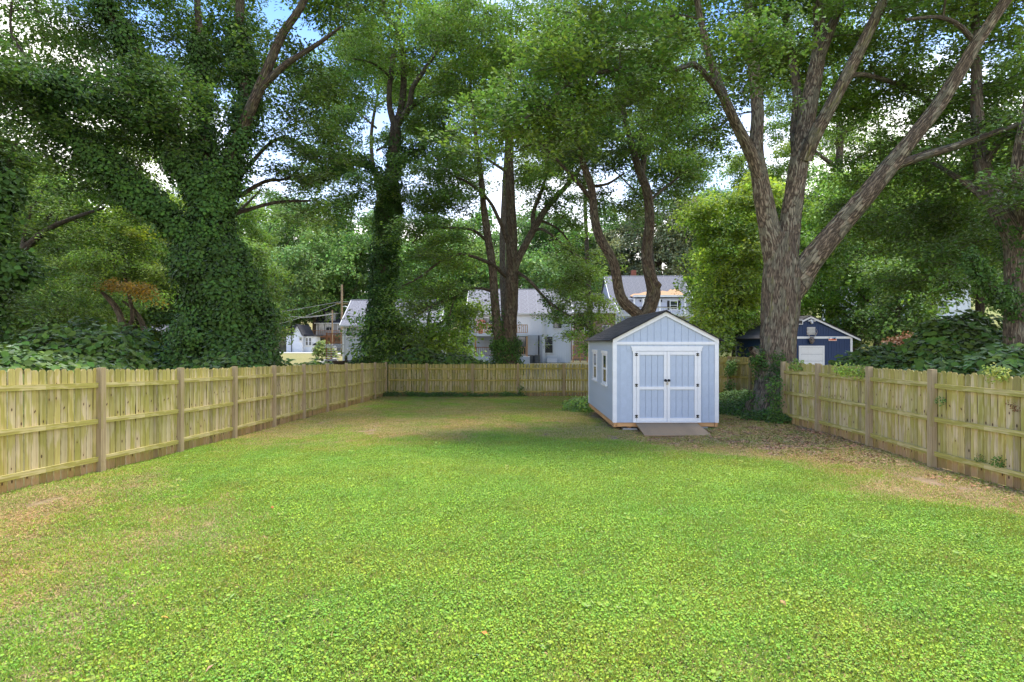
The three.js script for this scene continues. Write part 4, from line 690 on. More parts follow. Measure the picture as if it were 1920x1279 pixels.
// big many limbed tree at the right fence
tree({ name: 'oak_tree', label: 'big grey brown many limbed tree at right fence, trunk ivied at foot', d: 20, seed: 901, bark: M.barkOak, leaf: M.leafOak, rough: 0.16, minNode: 7,
  limbs: [
    [[1444, 775, 84], [1450, 735, 70], [1456, 680, 66], [1460, 620, 64], [1464, 560, 66], [1466, 510, 66], [1468, 470, 54], [1474, 440, 44]],
    [[1462, 540, 44], [1452, 470, 40], [1441, 417, 36], [1424, 333, 31], [1418, 283, 25, 0.3], [1420, 200, 22, 0.6], [1411, 100, 20, 1], [1405, 0, 17, 1.3], [1398, -160, 12, 1.6], [1390, -300, 6, 2]],
    [[1430, 350, 26], [1408, 290, 23, -0.3], [1380, 233, 20, -0.7], [1357, 183, 18, -1], [1340, 133, 15, -1.2], [1320, 67, 13, -1.4], [1307, 0, 11, -1.6], [1290, -120, 7, -2]],
    [[1360, 190, 14, -1], [1335, 155, 12, -1.4], [1300, 120, 11, -1.8], [1273, 130, 10, -2], [1222, 128, 9, -2.3], [1173, 128, 9, -2.5], [1123, 137, 8, -2.7], [1090, 145, 7, -2.9], [1057, 167, 6, -3.1], [1017, 200, 5, -3.3], [973, 230, 4, -3.5], [940, 247, 2, -3.6]],
    [[1470, 520, 50], [1478, 450, 40], [1484, 400, 36, 0.1], [1500, 300, 34, 0.2], [1513, 217, 30, 0.4], [1530, 133, 27, 0.6], [1537, 67, 22, 0.8], [1533, 0, 18, 1], [1528, -140, 12, 1.4], [1520, -300, 6, 2]],
    [[1532, 125, 18, 0.6], [1557, 57, 17, 0.3], [1580, 0, 15, 0], [1620, -110, 11, -0.4], [1650, -240, 6, -0.8]],
    [[1508, 300, 26], [1530, 250, 25, -0.4], [1557, 200, 24, -0.7], [1587, 143, 22, -1], [1613, 93, 21, -1.2], [1637, 43, 19, -1.4], [1657, 0, 17, -1.6], [1700, -110, 11, -2], [1730, -220, 6, -2.4]],
    [[1478, 560, 40], [1496, 525, 50], [1520, 490, 42, -0.3], [1580, 417, 36, -0.8], [1630, 360, 33, -1.2], [1673, 307, 31, -1.5], [1713, 257, 27, -1.8], [1763, 193, 25, -2.1], [1800, 133, 23, -2.4], [1830, 83, 21, -2.6], [1880, 10, 19, -2.9], [1940, -80, 17, -3.3], [2000, -170, 10, -3.6]],
    [[1676, 312, 18, -1.5], [1730, 293, 16, -1.9], [1797, 273, 14, -2.4], [1863, 250, 11, -2.9], [1920, 230, 9, -3.3], [1990, 200, 5, -3.7]],
    [[1828, 80, 11, -2.5], [1797, 47, 9, -2.7], [1763, 33, 8, -2.9], [1697, 37, 5, -3.2]],
    [[1497, 310, 18, 0.2], [1490, 255, 17, 0.8], [1494, 170, 16, 1.4], [1480, 80, 14, 2], [1470, 0, 12, 2.4]],
    [[1588, 143, 11, -1], [1615, 140, 9, -0.4], [1650, 148, 9, 0.6], [1700, 165, 8, 1.6], [1745, 190, 6, 2]],
    [[1421, 668, 18, -0.2], [1414, 660, 17, -0.35], [1408, 654, 10, -0.45]],
  ],
  pads: [[1350, 60, 22.5, 190, 130, 3.2, 34], [1560, 80, 23.5, 190, 140, 3, 38], [1760, 130, 21.5, 180, 150, 3.4, 40], [1880, 280, 18.5, 110, 60, 2.4, 14], [1700, 300, 22, 110, 60, 2.4, 14], [1110, 150, 18, 150, 75, 2.6, 26], [1010, 230, 17.5, 90, 40, 2, 12], [1300, 230, 23, 90, 60, 2.4, 12], [1450, -190, 21, 330, 150, 6, 60], [1750, -120, 18, 250, 140, 5, 40], [1200, -80, 18.5, 170, 120, 4, 28], [1400, 120, 17.2, 70, 60, 1.4, 6], [1620, 190, 24, 80, 50, 2, 8]],
  ivy: [[150, 0, 2.0, 0.10, 0.05]], padR: 1.1, per: 14, ivySize: 0.5 });

// the great ivy clad tree on the left
tree({ name: 'ivy_tree', label: 'huge ivy smothered tree with spreading stems behind the left fence', d: 22, seed: 911, bark: M.barkDark, leaf: M.leafDark, minNode: 6,
  limbs: [
    [[410, 690, 60], [412, 600, 48], [405, 500, 44], [400, 420, 42], [398, 350, 40]],
    [[396, 380, 30], [362, 330, 28, -0.3], [333, 290, 26, -0.5], [300, 217, 22, -0.8], [277, 140, 19, -1], [245, 85, 17, -1.2], [217, 43, 15, -1.4], [190, 0, 13, -1.6], [160, -110, 8, -2]],
    [[398, 370, 28], [386, 300, 24, 0.4], [378, 200, 20, 0.8], [377, 110, 15, 1.2], [370, 10, 11, 1.6], [360, -120, 6, 2]],
    [[400, 390, 32], [425, 330, 28], [440, 280, 25], [462, 200, 22, 0.2], [456, 120, 20, 0.4], [450, 67, 17, 0.6], [450, 0, 15, 0.8], [446, -140, 9, 1.2]],
    [[455, 240, 22], [480, 180, 20, -0.4], [500, 133, 18, -0.6], [530, 63, 16, -0.9], [560, 20, 14, -1.1], [585, -30, 12, -1.3], [640, -120, 7, -1.8]],
    [[490, 165, 14, -0.5], [533, 123, 12, -0.8], [565, 102, 10, -1.0], [600, 80, 8, -1.2], [640, 50, 4, -1.5]],
    [[388, 470, 26], [330, 420, 24, -0.5], [270, 372, 22, -1], [207, 317, 20, -1.4], [160, 273, 18, -1.7], [100, 227, 15, -2], [67, 177, 12, -2.2], [33, 153, 10, -2.4], [-20, 140, 7, -2.8]],
    [[310, 240, 16, -0.8], [283, 230, 14, -1.4], [233, 213, 12, -2], [167, 187, 10, -2.6], [110, 150, 7, -3]],
    [[66, 175, 8, -2.2], [50, 110, 6, -2.4], [22, 67, 5, -2.5], [20, 27, 4, -2.6], [28, -30, 3, -2.7]],
    [[440, 400, 10, 1], [467, 393, 7, 1.4], [517, 380, 6, 2], [583, 377, 4, 2.6]], [[445, 370, 9, 1], [500, 340, 7, 1.8], [540, 335, 5, 2.3], [575, 300, 3, 2.8]], [[450, 330, 9, 1], [520, 262, 6, 2], [560, 268, 5, 2.6], [575, 300, 3, 3]],
  ],
  pads: [[110, 90, 22.5, 130, 110, 3.4, 32], [300, 60, 24.5, 170, 95, 3, 34], [230, 200, 22, 160, 80, 2.6, 24], [80, 250, 20.5, 110, 60, 2.6, 10], [545, 170, 23.5, 80, 95, 2.6, 18], [570, 290, 24, 60, 70, 2, 9], [430, 120, 26, 90, 110, 2, 16], [190, 320, 21.5, 110, 45, 2.2, 8], [300, -150, 22.5, 330, 110, 5, 56], [600, -60, 22, 110, 90, 3, 18], [690, -170, 24.5, 90, 50, 2.6, 18], [330, 190, 20.4, 90, 60, 1.2, 9], [530, 390, 25, 50, 20, 1.5, 4]],
  ivy: [[3000, -0.2, 6.3, 1.75, 0.7, 2.0], [1500, 4.5, 9.5, 0.52, 0.28, 0, [5, 8, 9, 10, 11]], [1500, 8, 15, 0.30, 0.16, 0, [4, 5, 8, 9, 10, 11]]], ivySize: 0.9, padR: 1.15, per: 13 });

// ivy clad tree behind the far left corner
tree({ name: 'ivy_tree', label: 'slender ivy clad tree forking high behind the far left fence corner', d: 36.5, seed: 921, bark: M.barkDark, leaf: M.leafOak, minNode: 9,
  limbs: [
    [[712, 690, 40], [716, 600, 30], [722, 500, 28], [725, 420, 27], [735, 333, 25], [741, 250, 21], [742, 228, 19]],
    [[742, 240, 14], [731, 205, 11], [730, 167, 10], [737, 110, 9], [745, 70, 7], [752, 0, 5], [760, -60, 3]],
    [[742, 240, 16], [753, 200, 13, 0.5], [757, 150, 12, 0.8], [755, 90, 11, 1], [745, 55, 9, 1.2], [724, 33, 8, 1.4], [717, 0, 6, 1.6], [705, -70, 3, 2]],
    [[745, 235, 13], [767, 200, 11, -0.6], [773, 167, 10, -0.9], [797, 130, 8, -1.2], [822, 90, 6, -1.6], [850, 20, 4, -2]],
    [[748, 228, 12], [765, 205, 11, 1], [790, 190, 10, 1.5], [815, 172, 7, 2], [850, 140, 4, 2.5]],
    [[728, 360, 9], [707, 323, 8, -0.6], [673, 300, 7, -1.2], [640, 315, 6, -1.8], [610, 325, 5, -2.2], [588, 335, 4, -2.4]],
    [[735, 320, 8], [760, 290, 6, 0.6], [790, 280, 4, 1.2]], [[738, 150, 5], [700, 120, 4, -1], [660, 110, 3, -2]],
  ],
  pads: [[615, 170, 38, 50, 80, 3, 14], [690, 90, 37.5, 80, 100, 4, 26], [800, 110, 38.5, 80, 120, 3.4, 30], [650, 240, 36, 55, 70, 3, 14], [800, 270, 38, 55, 70, 2.6, 14], [620, 310, 35, 40, 30, 1.6, 5], [740, -60, 37.5, 120, 60, 5, 22], [690, 350, 35, 40, 40, 1.6, 7], [640, 390, 35.5, 40, 26, 1.4, 5], [775, 370, 36, 30, 40, 1.4, 5]],
  ivy: [[900, -0.2, 4.0, 0.95, 0.36, 2], [1200, 3, 12.5, 0.34, 0.2, 3], [350, 11, 16, 0.2, 0.08]], ivySize: 1.0, padR: 1.25, per: 14, size: 1.2 });

// twin trunk tree behind the middle of the far fence
tree({ name: 'twin_trunk_tree', label: 'twin trunked tree with drooping branches behind the middle far fence', d: 35.5, seed: 931, bark: M.barkMid, leaf: M.leafOak, minNode: 5,
  limbs: [
    [[950, 690, 40], [953, 640, 31], [957, 590, 27], [960, 533, 25], [959, 433, 21], [957, 370, 18], [955, 300, 15], [958, 220, 11], [955, 120, 7], [960, 20, 3]],
    [[945, 675, 24], [936, 640, 19, -0.3], [928, 567, 16, -0.5], [923, 500, 15, -0.6], [913, 433, 14, -0.7], [907, 390, 12, -0.8], [902, 333, 10, -0.9], [890, 240, 7, -1.2], [880, 140, 4, -1.5]],
    [[963, 510, 16], [970, 490, 15], [984, 462, 14, 0.4], [1007, 420, 12, 0.8], [1024, 392, 11, 1.1], [1067, 343, 9, 1.5], [1110, 280, 6, 2], [1140, 200, 3, 2.5]],
    [[1000, 430, 9, 0.7], [1000, 400, 8, 1.0], [1015, 360, 7, 1.4], [1024, 327, 5, 1.8], [1030, 260, 3, 2]],
    [[957, 470, 9], [943, 430, 8, -0.3], [933, 407, 7, -0.6], [917, 377, 6, -1], [873, 340, 5, -1.6], [850, 330, 4, -2], [810, 290, 2, -2.4]],
    [[910, 450, 6, -0.7], [900, 441, 6, -1], [887, 432, 5, -1.4], [840, 428, 4.4, -2], [800, 430, 4, -2.6], [773, 457, 2.4, -3]],
    [[950, 520, 8], [923, 497, 7, -0.8], [873, 478, 6, -1.6], [847, 480, 5, -2.2], [817, 497, 4.4, -2.8], [783, 523, 3.4, -3.4], [753, 537, 2, -3.8]],
    [[926, 548, 6, -0.5], [900, 541, 5.4, -1], [880, 543, 5, -1.4], [853, 557, 4.4, -2], [813, 573, 3.4, -2.6], [773, 597, 2, -3]],
    [[853, 558, 3.4, -2], [845, 585, 3, -2.2], [840, 613, 2, -2.3]],
    [[966, 508, 7], [993, 527, 6, -0.8], [1013, 550, 5.4, -1.3], [1033, 570, 5, -1.8], [1063, 590, 4, -2.4], [1087, 603, 3, -2.8], [1115, 625, 1.6, -3.2]],
    [[999, 434, 6, 0.7], [1014, 430, 5.4, 0.2], [1033, 440, 5, -0.8], [1057, 460, 4.4, -1.4], [1077, 477, 3.6, -1.8], [1100, 488, 2, -2.2]], [[1010, 412, 5, 0.8], [1047, 430, 4, 1.2], [1070, 460, 3.4, 1.6], [1085, 500, 2.4, 1.8]],
  ],
  pads: [[850, 390, 35, 50, 30, 1.8, 8], [1010, 350, 37, 40, 40, 1.8, 7], [1075, 400, 36.5, 40, 36, 1.8, 7], [930, 190, 36, 120, 90, 3.6, 36], [840, 330, 34.5, 80, 60, 2.6, 18], [1050, 280, 37, 80, 70, 2.8, 20], [820, 450, 33.5, 70, 50, 2.2, 17, [1.2, 1.15, 1]], [800, 545, 33.4, 50, 45, 2, 9, [1.25, 1.2, 1]], [1070, 590, 33.6, 60, 45, 1.8, 10, [1.25, 1.2, 1]], [1060, 500, 35, 60, 50, 2.4, 12, [1.15, 1.1, 1]], [880, 490, 36, 50, 30, 2, 5, [1.2, 1.2, 1]], [1110, 640, 33.0, 32, 30, 1, 4, [1.3, 1.2, 1]], [960, 40, 37, 140, 90, 4, 34], [890, 60, 31, 140, 80, 2.4, 26], [860, -170, 27, 170, 50, 3, 30], [1010, -190, 28, 90, 50, 3, 14]],
  ivy: [[420, -0.2, 3.2, 0.22, 0.12], [80, 3, 6, 0.1, 0.06]], ivySize: 0.8, padR: 1.15, per: 15, size: 1.15 });

// leaning fork behind the shed
tree({ name: 'forked_tree', label: 'tree with two curved stems forking just above the shed roof', d: 29, seed: 941, bark: M.barkMid, leaf: M.leafDark, minNode: 7,
  limbs: [
    [[1206, 700, 38], [1206, 640, 34], [1208, 598, 32], [1218, 578, 26], [1226, 548, 26], [1222, 528, 24], [1212, 483, 21], [1218, 417, 18], [1214, 360, 17], [1201, 327, 15], [1188, 283, 12], [1174, 233, 10], [1160, 150, 7], [1150, 60, 4]],
    [[1208, 610, 26], [1193, 588, 22, -0.2], [1166, 562, 20, -0.4], [1150, 493, 18, -0.6], [1120, 433, 17, -0.7], [1108, 350, 14, -0.8], [1091, 300, 12, -1], [1080, 250, 10, -1.2], [1072, 170, 7, -1.6], [1060, 80, 4, -2]],
    [[1223, 540, 20], [1233, 535, 17, -0.15], [1238, 531, 10, -0.2]],
    [[1203, 330, 12], [1208, 283, 10, 0.6], [1203, 233, 8, 1], [1215, 150, 5, 1.6]],
    [[1107, 372, 8, -0.8], [1085, 345, 7, -1.2], [1063, 320, 6, -1.6], [1030, 285, 5, -2], [987, 240, 2.4, -2.6]], [[1112, 350, 6], [1140, 345, 5, 0.6], [1170, 325, 3, 1.2]], [[1214, 380, 6], [1250, 350, 5, 1], [1290, 320, 3, 2]],
  ],
  pads: [[1190, 250, 31, 110, 85, 3, 32], [1270, 320, 32, 60, 50, 2, 11], [1090, 270, 28.5, 70, 60, 2.6, 15], [1150, 110, 30.5, 130, 80, 3.2, 28], [1160, 380, 31.5, 60, 30, 1.6, 6], [1120, 10, 30, 140, 70, 4, 24]],
  padR: 1.15, per: 14, size: 1.05 });

// tree at the right edge
tree({ name: 'tall_tree', label: 'stout ivy flecked tree at the right edge behind the fence', d: 17.5, seed: 951, bark: M.barkOak, leaf: M.leafOak, minNode: 5, rough: 0.18,
  limbs: [
    [[1918, 705, 72], [1916, 640, 58], [1917, 560, 54], [1915, 500, 52], [1908, 450, 44], [1890, 415, 40], [1868, 380, 34, 0.3], [1848, 333, 28, 0.6], [1838, 295, 24, 0.8], [1832, 200, 20, 1.2], [1830, 100, 16, 1.6], [1826, -40, 9, 2]],
    [[1918, 480, 40], [1925, 420, 34, -0.3], [1915, 360, 30, -0.5], [1914, 300, 26, -0.7], [1930, 200, 20, -1], [1950, 60, 12, -1.4]],
    [[1862, 390, 18, 0.3], [1840, 365, 15, 0.7], [1807, 340, 12, 1.2], [1777, 323, 9, 1.8], [1740, 300, 5, 2.4]],
    [[1912, 575, 16, -0.2], [1890, 560, 13, -0.4], [1860, 540, 11, -0.8], [1836, 508, 9, -1.1], [1820, 487, 6, -1.3]],
    [[1845, 310, 14, 0.7], [1880, 260, 12, 0.2], [1915, 240, 10, -0.4]],
  ],
  pads: [[1820, 370, 20, 90, 55, 2, 14], [1740, 440, 22, 110, 50, 2.2, 15], [1640, 400, 24, 80, 50, 2, 11], [1880, 180, 19.5, 80, 90, 2.4, 16], [1830, 470, 19.5, 70, 30, 1.6, 8], [1760, 530, 22, 80, 22, 1.4, 8, [0.8, 0.85, 0.8]], [1880, -60, 19, 120, 90, 3, 18], [1960, 330, 16, 60, 80, 2, 8]],
  ivy: [[260, 0.4, 6, 0.06, 0.04]], ivySize: 0.6, padR: 1.0, per: 16 });

// trees of the left edge
tree({ name: 'vine_tree', label: 'dark vine draped tree cut by the left picture edge', d: 17, seed: 961, bark: M.barkDark, leaf: M.leafDark, minNode: 3,
  limbs: [[[-70, 690, 46], [-60, 560, 36], [-50, 430, 32], [-40, 300, 28], [-50, 150, 20], [-60, -50, 10]], [[-50, 420, 18], [0, 340, 12, 0.5], [30, 270, 6, 1]], [[-55, 560, 14], [-10, 520, 10, 0.3], [25, 500, 5, 0.6]]],
  pads: [[-40, 290, 17.4, 50, 60, 1.2, 9], [-35, 470, 17.4, 40, 110, 1, 11], [-60, 120, 17.5, 80, 90, 2, 12]], ivy: [[500, 0.3, 7.5, 0.6, 0.4]], padR: 0.8, per: 20, ivySize: 1.2 });
tree({ name: 'arching_tree', label: 'thin branched tree arching right behind the left fence', d: 27, seed: 971, bark: M.barkDark, leaf: M.leafOak, minNode: 3,
  limbs: [[[-30, 690, 26], [-12, 600, 22], [10, 530, 18], [25, 500, 16], [40, 475, 14], [65, 450, 12, -0.4], [100, 425, 9, -0.8], [150, 405, 7, -1.2], [195, 390, 4, -1.6]], [[42, 472, 10], [48, 430, 7, 0.4], [60, 390, 6, 0.8], [100, 330, 4, 1.4]], [[60, 452, 6], [90, 410, 5, 0.5], [120, 370, 3, 1]], [[14, 520, 12], [0, 440, 9, 0.6], [-20, 340, 6, 1]]],
  pads: [[60, 360, 28, 110, 70, 2.6, 20], [170, 440, 28, 110, 60, 2.4, 20], [60, 520, 29, 80, 60, 2.2, 13], [180, 560, 30, 80, 45, 2, 11], [-20, 300, 27, 70, 80, 2, 12], [210, 370, 28, 80, 60, 2.4, 14]], padR: 1.05, per: 16, size: 1.0 });
tree({ name: 'vine_tree', label: 'small leaning tree wrapped in brown dead vine behind left fence', d: 25.5, seed: 981, bark: M.barkMid, leaf: M.leafLight, minNode: 2.5,
  limbs: [[[248, 690, 18], [240, 650, 14], [232, 620, 13], [222, 585, 11], [205, 562, 9], [190, 548, 5]], [[232, 625, 10], [248, 600, 8, 0.3], [240, 545, 6, 0.6], [232, 500, 5, 0.8], [236, 478, 3, 1]], [[282, 690, 14, 0.6], [278, 650, 11, 0.6], [268, 610, 10, 0.6], [250, 580, 7, 0.6], [230, 565, 4, 0.6]]],
  pads: [[240, 520, 26, 60, 40, 1.4, 12], [180, 500, 26.5, 60, 40, 1.6, 10], [250, 450, 27, 60, 50, 1.6, 10, [1.25, 1.1, 0.8]], [262, 545, 25.6, 40, 26, 1, 3, [1.9, 0.8, 0.7]]], padR: 0.75, per: 16, size: 0.85 });

// trees of the middle distance and the wooded hill: px, top y, distance, half width px, foot of the crown y
function woodTree(name, label, px, top, d, half, foot, leaf, o = {}) {
  const h = foot - top, cy = (foot + top) / 2, k = d / F, rx = half * k, set = d > 70 ? 'far' : 'mid', padR = d > 70 ? 2.1 : 1.35;
  const g = (640 - (groundY((px - 960) * k, d) - EYE) / k), j = (a) => (hash(Math.round(px), Math.round(d * 7), a) - 0.5);
  const w = Math.max(0.22, rx * 0.09) / k * 2 * (o.thick ?? 1), L = [[[px, g, w * 1.2], [px + j(1) * half * 0.2, lerp(g, foot, 0.6), w], [px + j(2) * half * 0.4, lerp(foot, top, 0.25), w * 0.75], [px + j(3) * half * 0.5, lerp(foot, top, 0.6), w * 0.45], [px + j(4) * half * 0.4, lerp(foot, top, 0.92), w * 0.12]]];
  for (let i = 0; i < 4; i++) { const q = i % 2 ? 1 : -1, y0 = lerp(foot, top, 0.05 + i * 0.14), y1 = y0 - h * 0.22; L.push([[px + j(2) * half * 0.2, y0, w * 0.5], [px + q * half * 0.4, lerp(y0, y1, 0.5), w * 0.34, j(5 + i) * rx], [px + q * half * (0.75 + j(9 + i) * 0.3), y1, w * 0.12, j(5 + i) * rx * 2]]); }
  const vol = o.n ?? Math.round(clamp(rx * (h * k) * (d > 70 ? 0.62 : 1.5), 14, 90)), rd = rx * (o.deep ?? 0.9);
  const P = [[px, cy, d, half * 0.7, h * 0.42, rd * 0.8, Math.round(vol * 0.34), o.tint]];
  for (let i = 0; i < 7; i++) P.push([px + j(20 + i) * half * 2.1, lerp(foot, top, 0.08 + i * 0.14), d + j(30 + i) * rx * 1.4, half * (0.3 + 0.2 * (j(40 + i) + 0.5)), h * 0.13, rd * 0.45, Math.round(vol * 0.115), o.tint]);
  return tree({ name, label, d, seed: 1000 + Math.round(px * 3 + d * 11), bark: o.bark ?? M.barkFar, leaf, minNode: -50, limbs: L, pads: P, group: o.group ?? 'trees of the surrounding wood', clumps: set, padR: o.padR ?? padR, per: o.per ?? (d > 70 ? 9 : 15), size: o.size ?? 1, flat: o.flat ?? 0.9 });
}
// behind the fence on the right
woodTree('leafy_tree', 'bright green tree with long leaves between shed and big trunk', 1376, 345, 40, 62, 660, M.leafLight, { tint: [1.25, 1.2, 1], n: 104, per: 18 });
woodTree('leafy_tree', 'bright creeper hung tree just right of the blue grey house', 1318, 450, 46, 17, 620, M.leafLight, { tint: [1.3, 1.25, 0.9], n: 30 });
woodTree('leafy_tree', 'dense green tree right behind the dark blue garage', 1600, 300, 44, 100, 600, M.leafLight, { tint: [0.9, 1.0, 0.9], n: 70 });
woodTree('leafy_tree', 'dark shady tree close beside the garage right corner', 1640, 430, 38, 62, 650, M.leafOak, { tint: [0.9, 0.95, 0.9], n: 44 });
woodTree('leafy_tree', 'leafy tree above the hanging white sided house on right', 1740, 290, 50, 90, 540, M.leafLight, { n: 56 });
woodTree('leafy_tree', 'light green tree low in the gap right of the big limb', 1560, 380, 54, 70, 560, M.leafLight, { n: 60 });
woodTree('leafy_tree', 'tall tree between the two right hand trunks', 1830, 250, 42, 80, 540, M.leafLight, { n: 54 });
woodTree('leafy_tree', 'tall tree at the right picture edge beyond the sunlit grass', 1960, 200, 40, 110, 560, M.leafOak, { n: 70 });
woodTree('leafy_tree', 'small dark tree standing left of the sunlit grass on right', 1690, 520, 34, 36, 640, M.leafDark, { n: 24 });
woodTree('leafy_tree', 'green tree filling behind the big trunk left side', 1440, 300, 58, 80, 600, M.leafLight, { n: 70 });
woodTree('leafy_tree', 'tall pale green tree high behind the big tree fork', 1640, 180, 66, 110, 520, M.leafFar, { n: 70 });
// behind the fence on the left
woodTree('leafy_tree', 'dense green tree behind the arching left tree', 90, 260, 40, 130, 640, M.leafLight, { tint: [0.9, 0.95, 0.9], n: 80 });
woodTree('leafy_tree', 'yellow green tree behind the small brown vine tree', 250, 330, 44, 80, 640, M.leafLight, { tint: [1.3, 1.2, 0.9], n: 60 });
woodTree('leafy_tree', 'dark green tree at the far left behind kudzu', -40, 260, 36, 100, 660, M.leafDark, { n: 70 });
woodTree('leafy_tree', 'mid green tree left of the huge ivy tree', 180, 420, 52, 90, 650, M.leafLight, { n: 60 });
woodTree('leafy_tree', 'tree crown rising behind the huge ivy tree', 400, 240, 50, 110, 620, M.leafOak, { n: 70 });
woodTree('leafy_tree', 'bushy tree hidden low behind the huge ivy tree', 340, 470, 46, 70, 670, M.leafDark, { n: 50 });
// trees just beyond both picture edges
woodTree('leafy_tree', 'broad green tree beyond the right picture edge, nearest', 2150, 200, 30, 150, 620, M.leafOak, { n: 90 });
woodTree('leafy_tree', 'light green tree beyond the right picture edge, farther', 2330, 220, 40, 150, 620, M.leafLight, { n: 80 });
woodTree('leafy_tree', 'dark tree farthest out beyond the right picture edge', 2600, 160, 34, 200, 640, M.leafDark, { n: 80 });
woodTree('leafy_tree', 'broad green tree beyond the left picture edge, nearest', -250, 220, 32, 140, 650, M.leafOak, { n: 80 });
woodTree('leafy_tree', 'dark tree farthest out beyond the left picture edge', -520, 160, 30, 190, 650, M.leafDark, { n: 80 });
// small leafy trees behind the far fence
woodTree('leafy_tree', 'bushy green sapling between the ivy tree and twin trunk tree', 800, 560, 38, 62, 672, M.leafLight, { n: 18, tint: [1.0, 1.05, 0.9] });
woodTree('leafy_tree', 'low sapling against the ivy tree foot at the corner', 745, 590, 37, 36, 680, M.leafOak, { n: 22 });
// taller crowns showing through the canopy above the far fence
woodTree('leafy_tree', 'tall light crowned tree seen high between the two ivy clad trees', 716, 40, 54, 120, 340, M.leafOak, { n: 60, thick: 0.4 });
woodTree('leafy_tree', 'tall crown high behind the twin trunk tree, left half', 952, 20, 54, 130, 340, M.leafOak, { n: 60, thick: 0.5 });
woodTree('leafy_tree', 'tall crown high behind the twin trunk tree, right half', 1112, 70, 58, 110, 370, M.leafLight, { n: 54, thick: 0.4 });
woodTree('leafy_tree', 'tall loose crown behind the forked tree and big oak', 1222, 40, 52, 120, 400, M.leafOak, { n: 60, thick: 0.4 });
woodTree('leafy_tree', 'thin crowned tree showing between the oak limbs', 1560, 20, 56, 90, 330, M.leafLight, { n: 40 });
// the wooded hill
const hill = [
  [512, 410, 104, 46, 600, 0], [560, 425, 112, 52, 600, 1], [610, 408, 118, 56, 590, 2], [660, 420, 110, 48, 590, 0], [480, 400, 124, 60, 590, 2], [585, 470, 100, 40, 610, 1], [540, 500, 96, 34, 625, 0], [640, 480, 106, 44, 600, 3], [700, 430, 120, 54, 590, 3], [625, 520, 112, 32, 600, 4],
  [760, 440, 108, 52, 590, 0], [815, 460, 102, 48, 600, 1], [870, 430, 116, 56, 590, 3], [930, 450, 108, 50, 590, 0], [985, 435, 118, 56, 590, 2], [1040, 470, 106, 50, 590, 3], [1090, 440, 116, 52, 590, 4], [900, 490, 98, 44, 600, 1], [1010, 510, 98, 40, 600, 0], [780, 510, 98, 42, 610, 3], [1075, 520, 100, 36, 600, 0],
  [1130, 430, 112, 50, 580, 4], [1185, 395, 106, 50, 560, 5], [1240, 380, 104, 56, 560, 5], [1300, 390, 108, 54, 560, 5], [1350, 330, 118, 64, 560, 2], [1420, 340, 112, 60, 570, 0], [1500, 330, 116, 66, 570, 3], [1590, 330, 110, 66, 570, 0], [1690, 320, 108, 70, 570, 3], [1790, 310, 104, 70, 560, 0], [1900, 300, 100, 76, 560, 1], [2010, 290, 96, 80, 570, 3],
  [420, 400, 112, 60, 600, 3], [340, 390, 100, 62, 610, 0], [260, 380, 94, 64, 620, 3], [180, 370, 90, 66, 630, 1], [90, 360, 86, 70, 640, 0], [0, 340, 84, 72, 640, 3], [-90, 320, 80, 76, 640, 0],
];
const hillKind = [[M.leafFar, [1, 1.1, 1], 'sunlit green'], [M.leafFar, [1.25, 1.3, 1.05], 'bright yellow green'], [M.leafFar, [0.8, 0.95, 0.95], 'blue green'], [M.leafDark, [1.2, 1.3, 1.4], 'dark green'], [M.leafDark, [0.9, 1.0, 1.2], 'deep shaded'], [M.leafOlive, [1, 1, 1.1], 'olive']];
const rank = {}, nth = ['leftmost', 'second from left', 'third from left', 'fourth from left'];
hill.slice().sort((a, b) => a[0] - b[0]).forEach(([px, top0, d, half, foot, k], i) => {
  const top = top0 - (px > 470 && px < 1150 ? 34 : 0);
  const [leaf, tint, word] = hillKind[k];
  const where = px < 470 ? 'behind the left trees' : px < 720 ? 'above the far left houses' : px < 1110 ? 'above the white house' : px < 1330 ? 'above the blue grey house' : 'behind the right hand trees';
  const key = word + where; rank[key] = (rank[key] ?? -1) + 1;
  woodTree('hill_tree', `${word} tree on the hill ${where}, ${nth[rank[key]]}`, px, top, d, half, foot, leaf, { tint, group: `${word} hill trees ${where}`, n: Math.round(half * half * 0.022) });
});

// ---------------------------------------------------------------- undergrowth
function mound(name, label, blobs, leaf, o = {}) { // blobs: [px of centre, d, half width m, half depth m, height m, how many]
  const r = rng(o.seed ?? 1201), list = [];
  for (const [px, d, rx, rd, h, n] of blobs) {
    const cx = (px - 960) / F * d;
    for (let i = 0; i < n; i++) {
      const a = r() * 6.283, q = Math.sqrt(r()), x = cx + Math.cos(a) * q * rx, dd = d + Math.sin(a) * q * rd;
      const y = h * Math.sqrt(Math.max(0.02, 1 - q * q)) * (0.72 + 0.56 * fbm(x * 0.9, dd * 0.9, 1211, 3)) * (1 - 0.3 * r() * r()), k = 0.75 + r() * 0.5, hue = (r() - 0.5) * 0.25;
      list.push([V(x, groundY(x, dd) + y, -dd), V(Math.cos(a) * q * 0.6 + (r() - 0.5) * 0.6, 1, -Math.sin(a) * q * 0.6 + (r() - 0.5) * 0.6 + 0.25).normalize(), (o.size ?? 1) * (0.75 + r() * 0.5), [k * (1 + hue), k, k * (1 - hue)]]);
    }
  }
  return tag(scatter(name, CL[o.set ?? 'kudzu'][0], leaf, list, scene), label, o.category ?? 'vines');
}
mound('kudzu_bank', 'bank of big leaved kudzu heaped behind the left fence', [[-60, 13.5, 3.2, 2.2, 2.2, 420], [60, 16.5, 3.2, 2.2, 2.3, 480], [130, 18.5, 2.8, 2, 3.0, 420], [190, 21, 2.6, 2, 3.1, 420], [250, 24, 2.4, 2, 2.5, 300], [300, 21, 2.2, 2, 1.9, 260]], M.kudzu, { seed: 1221 });
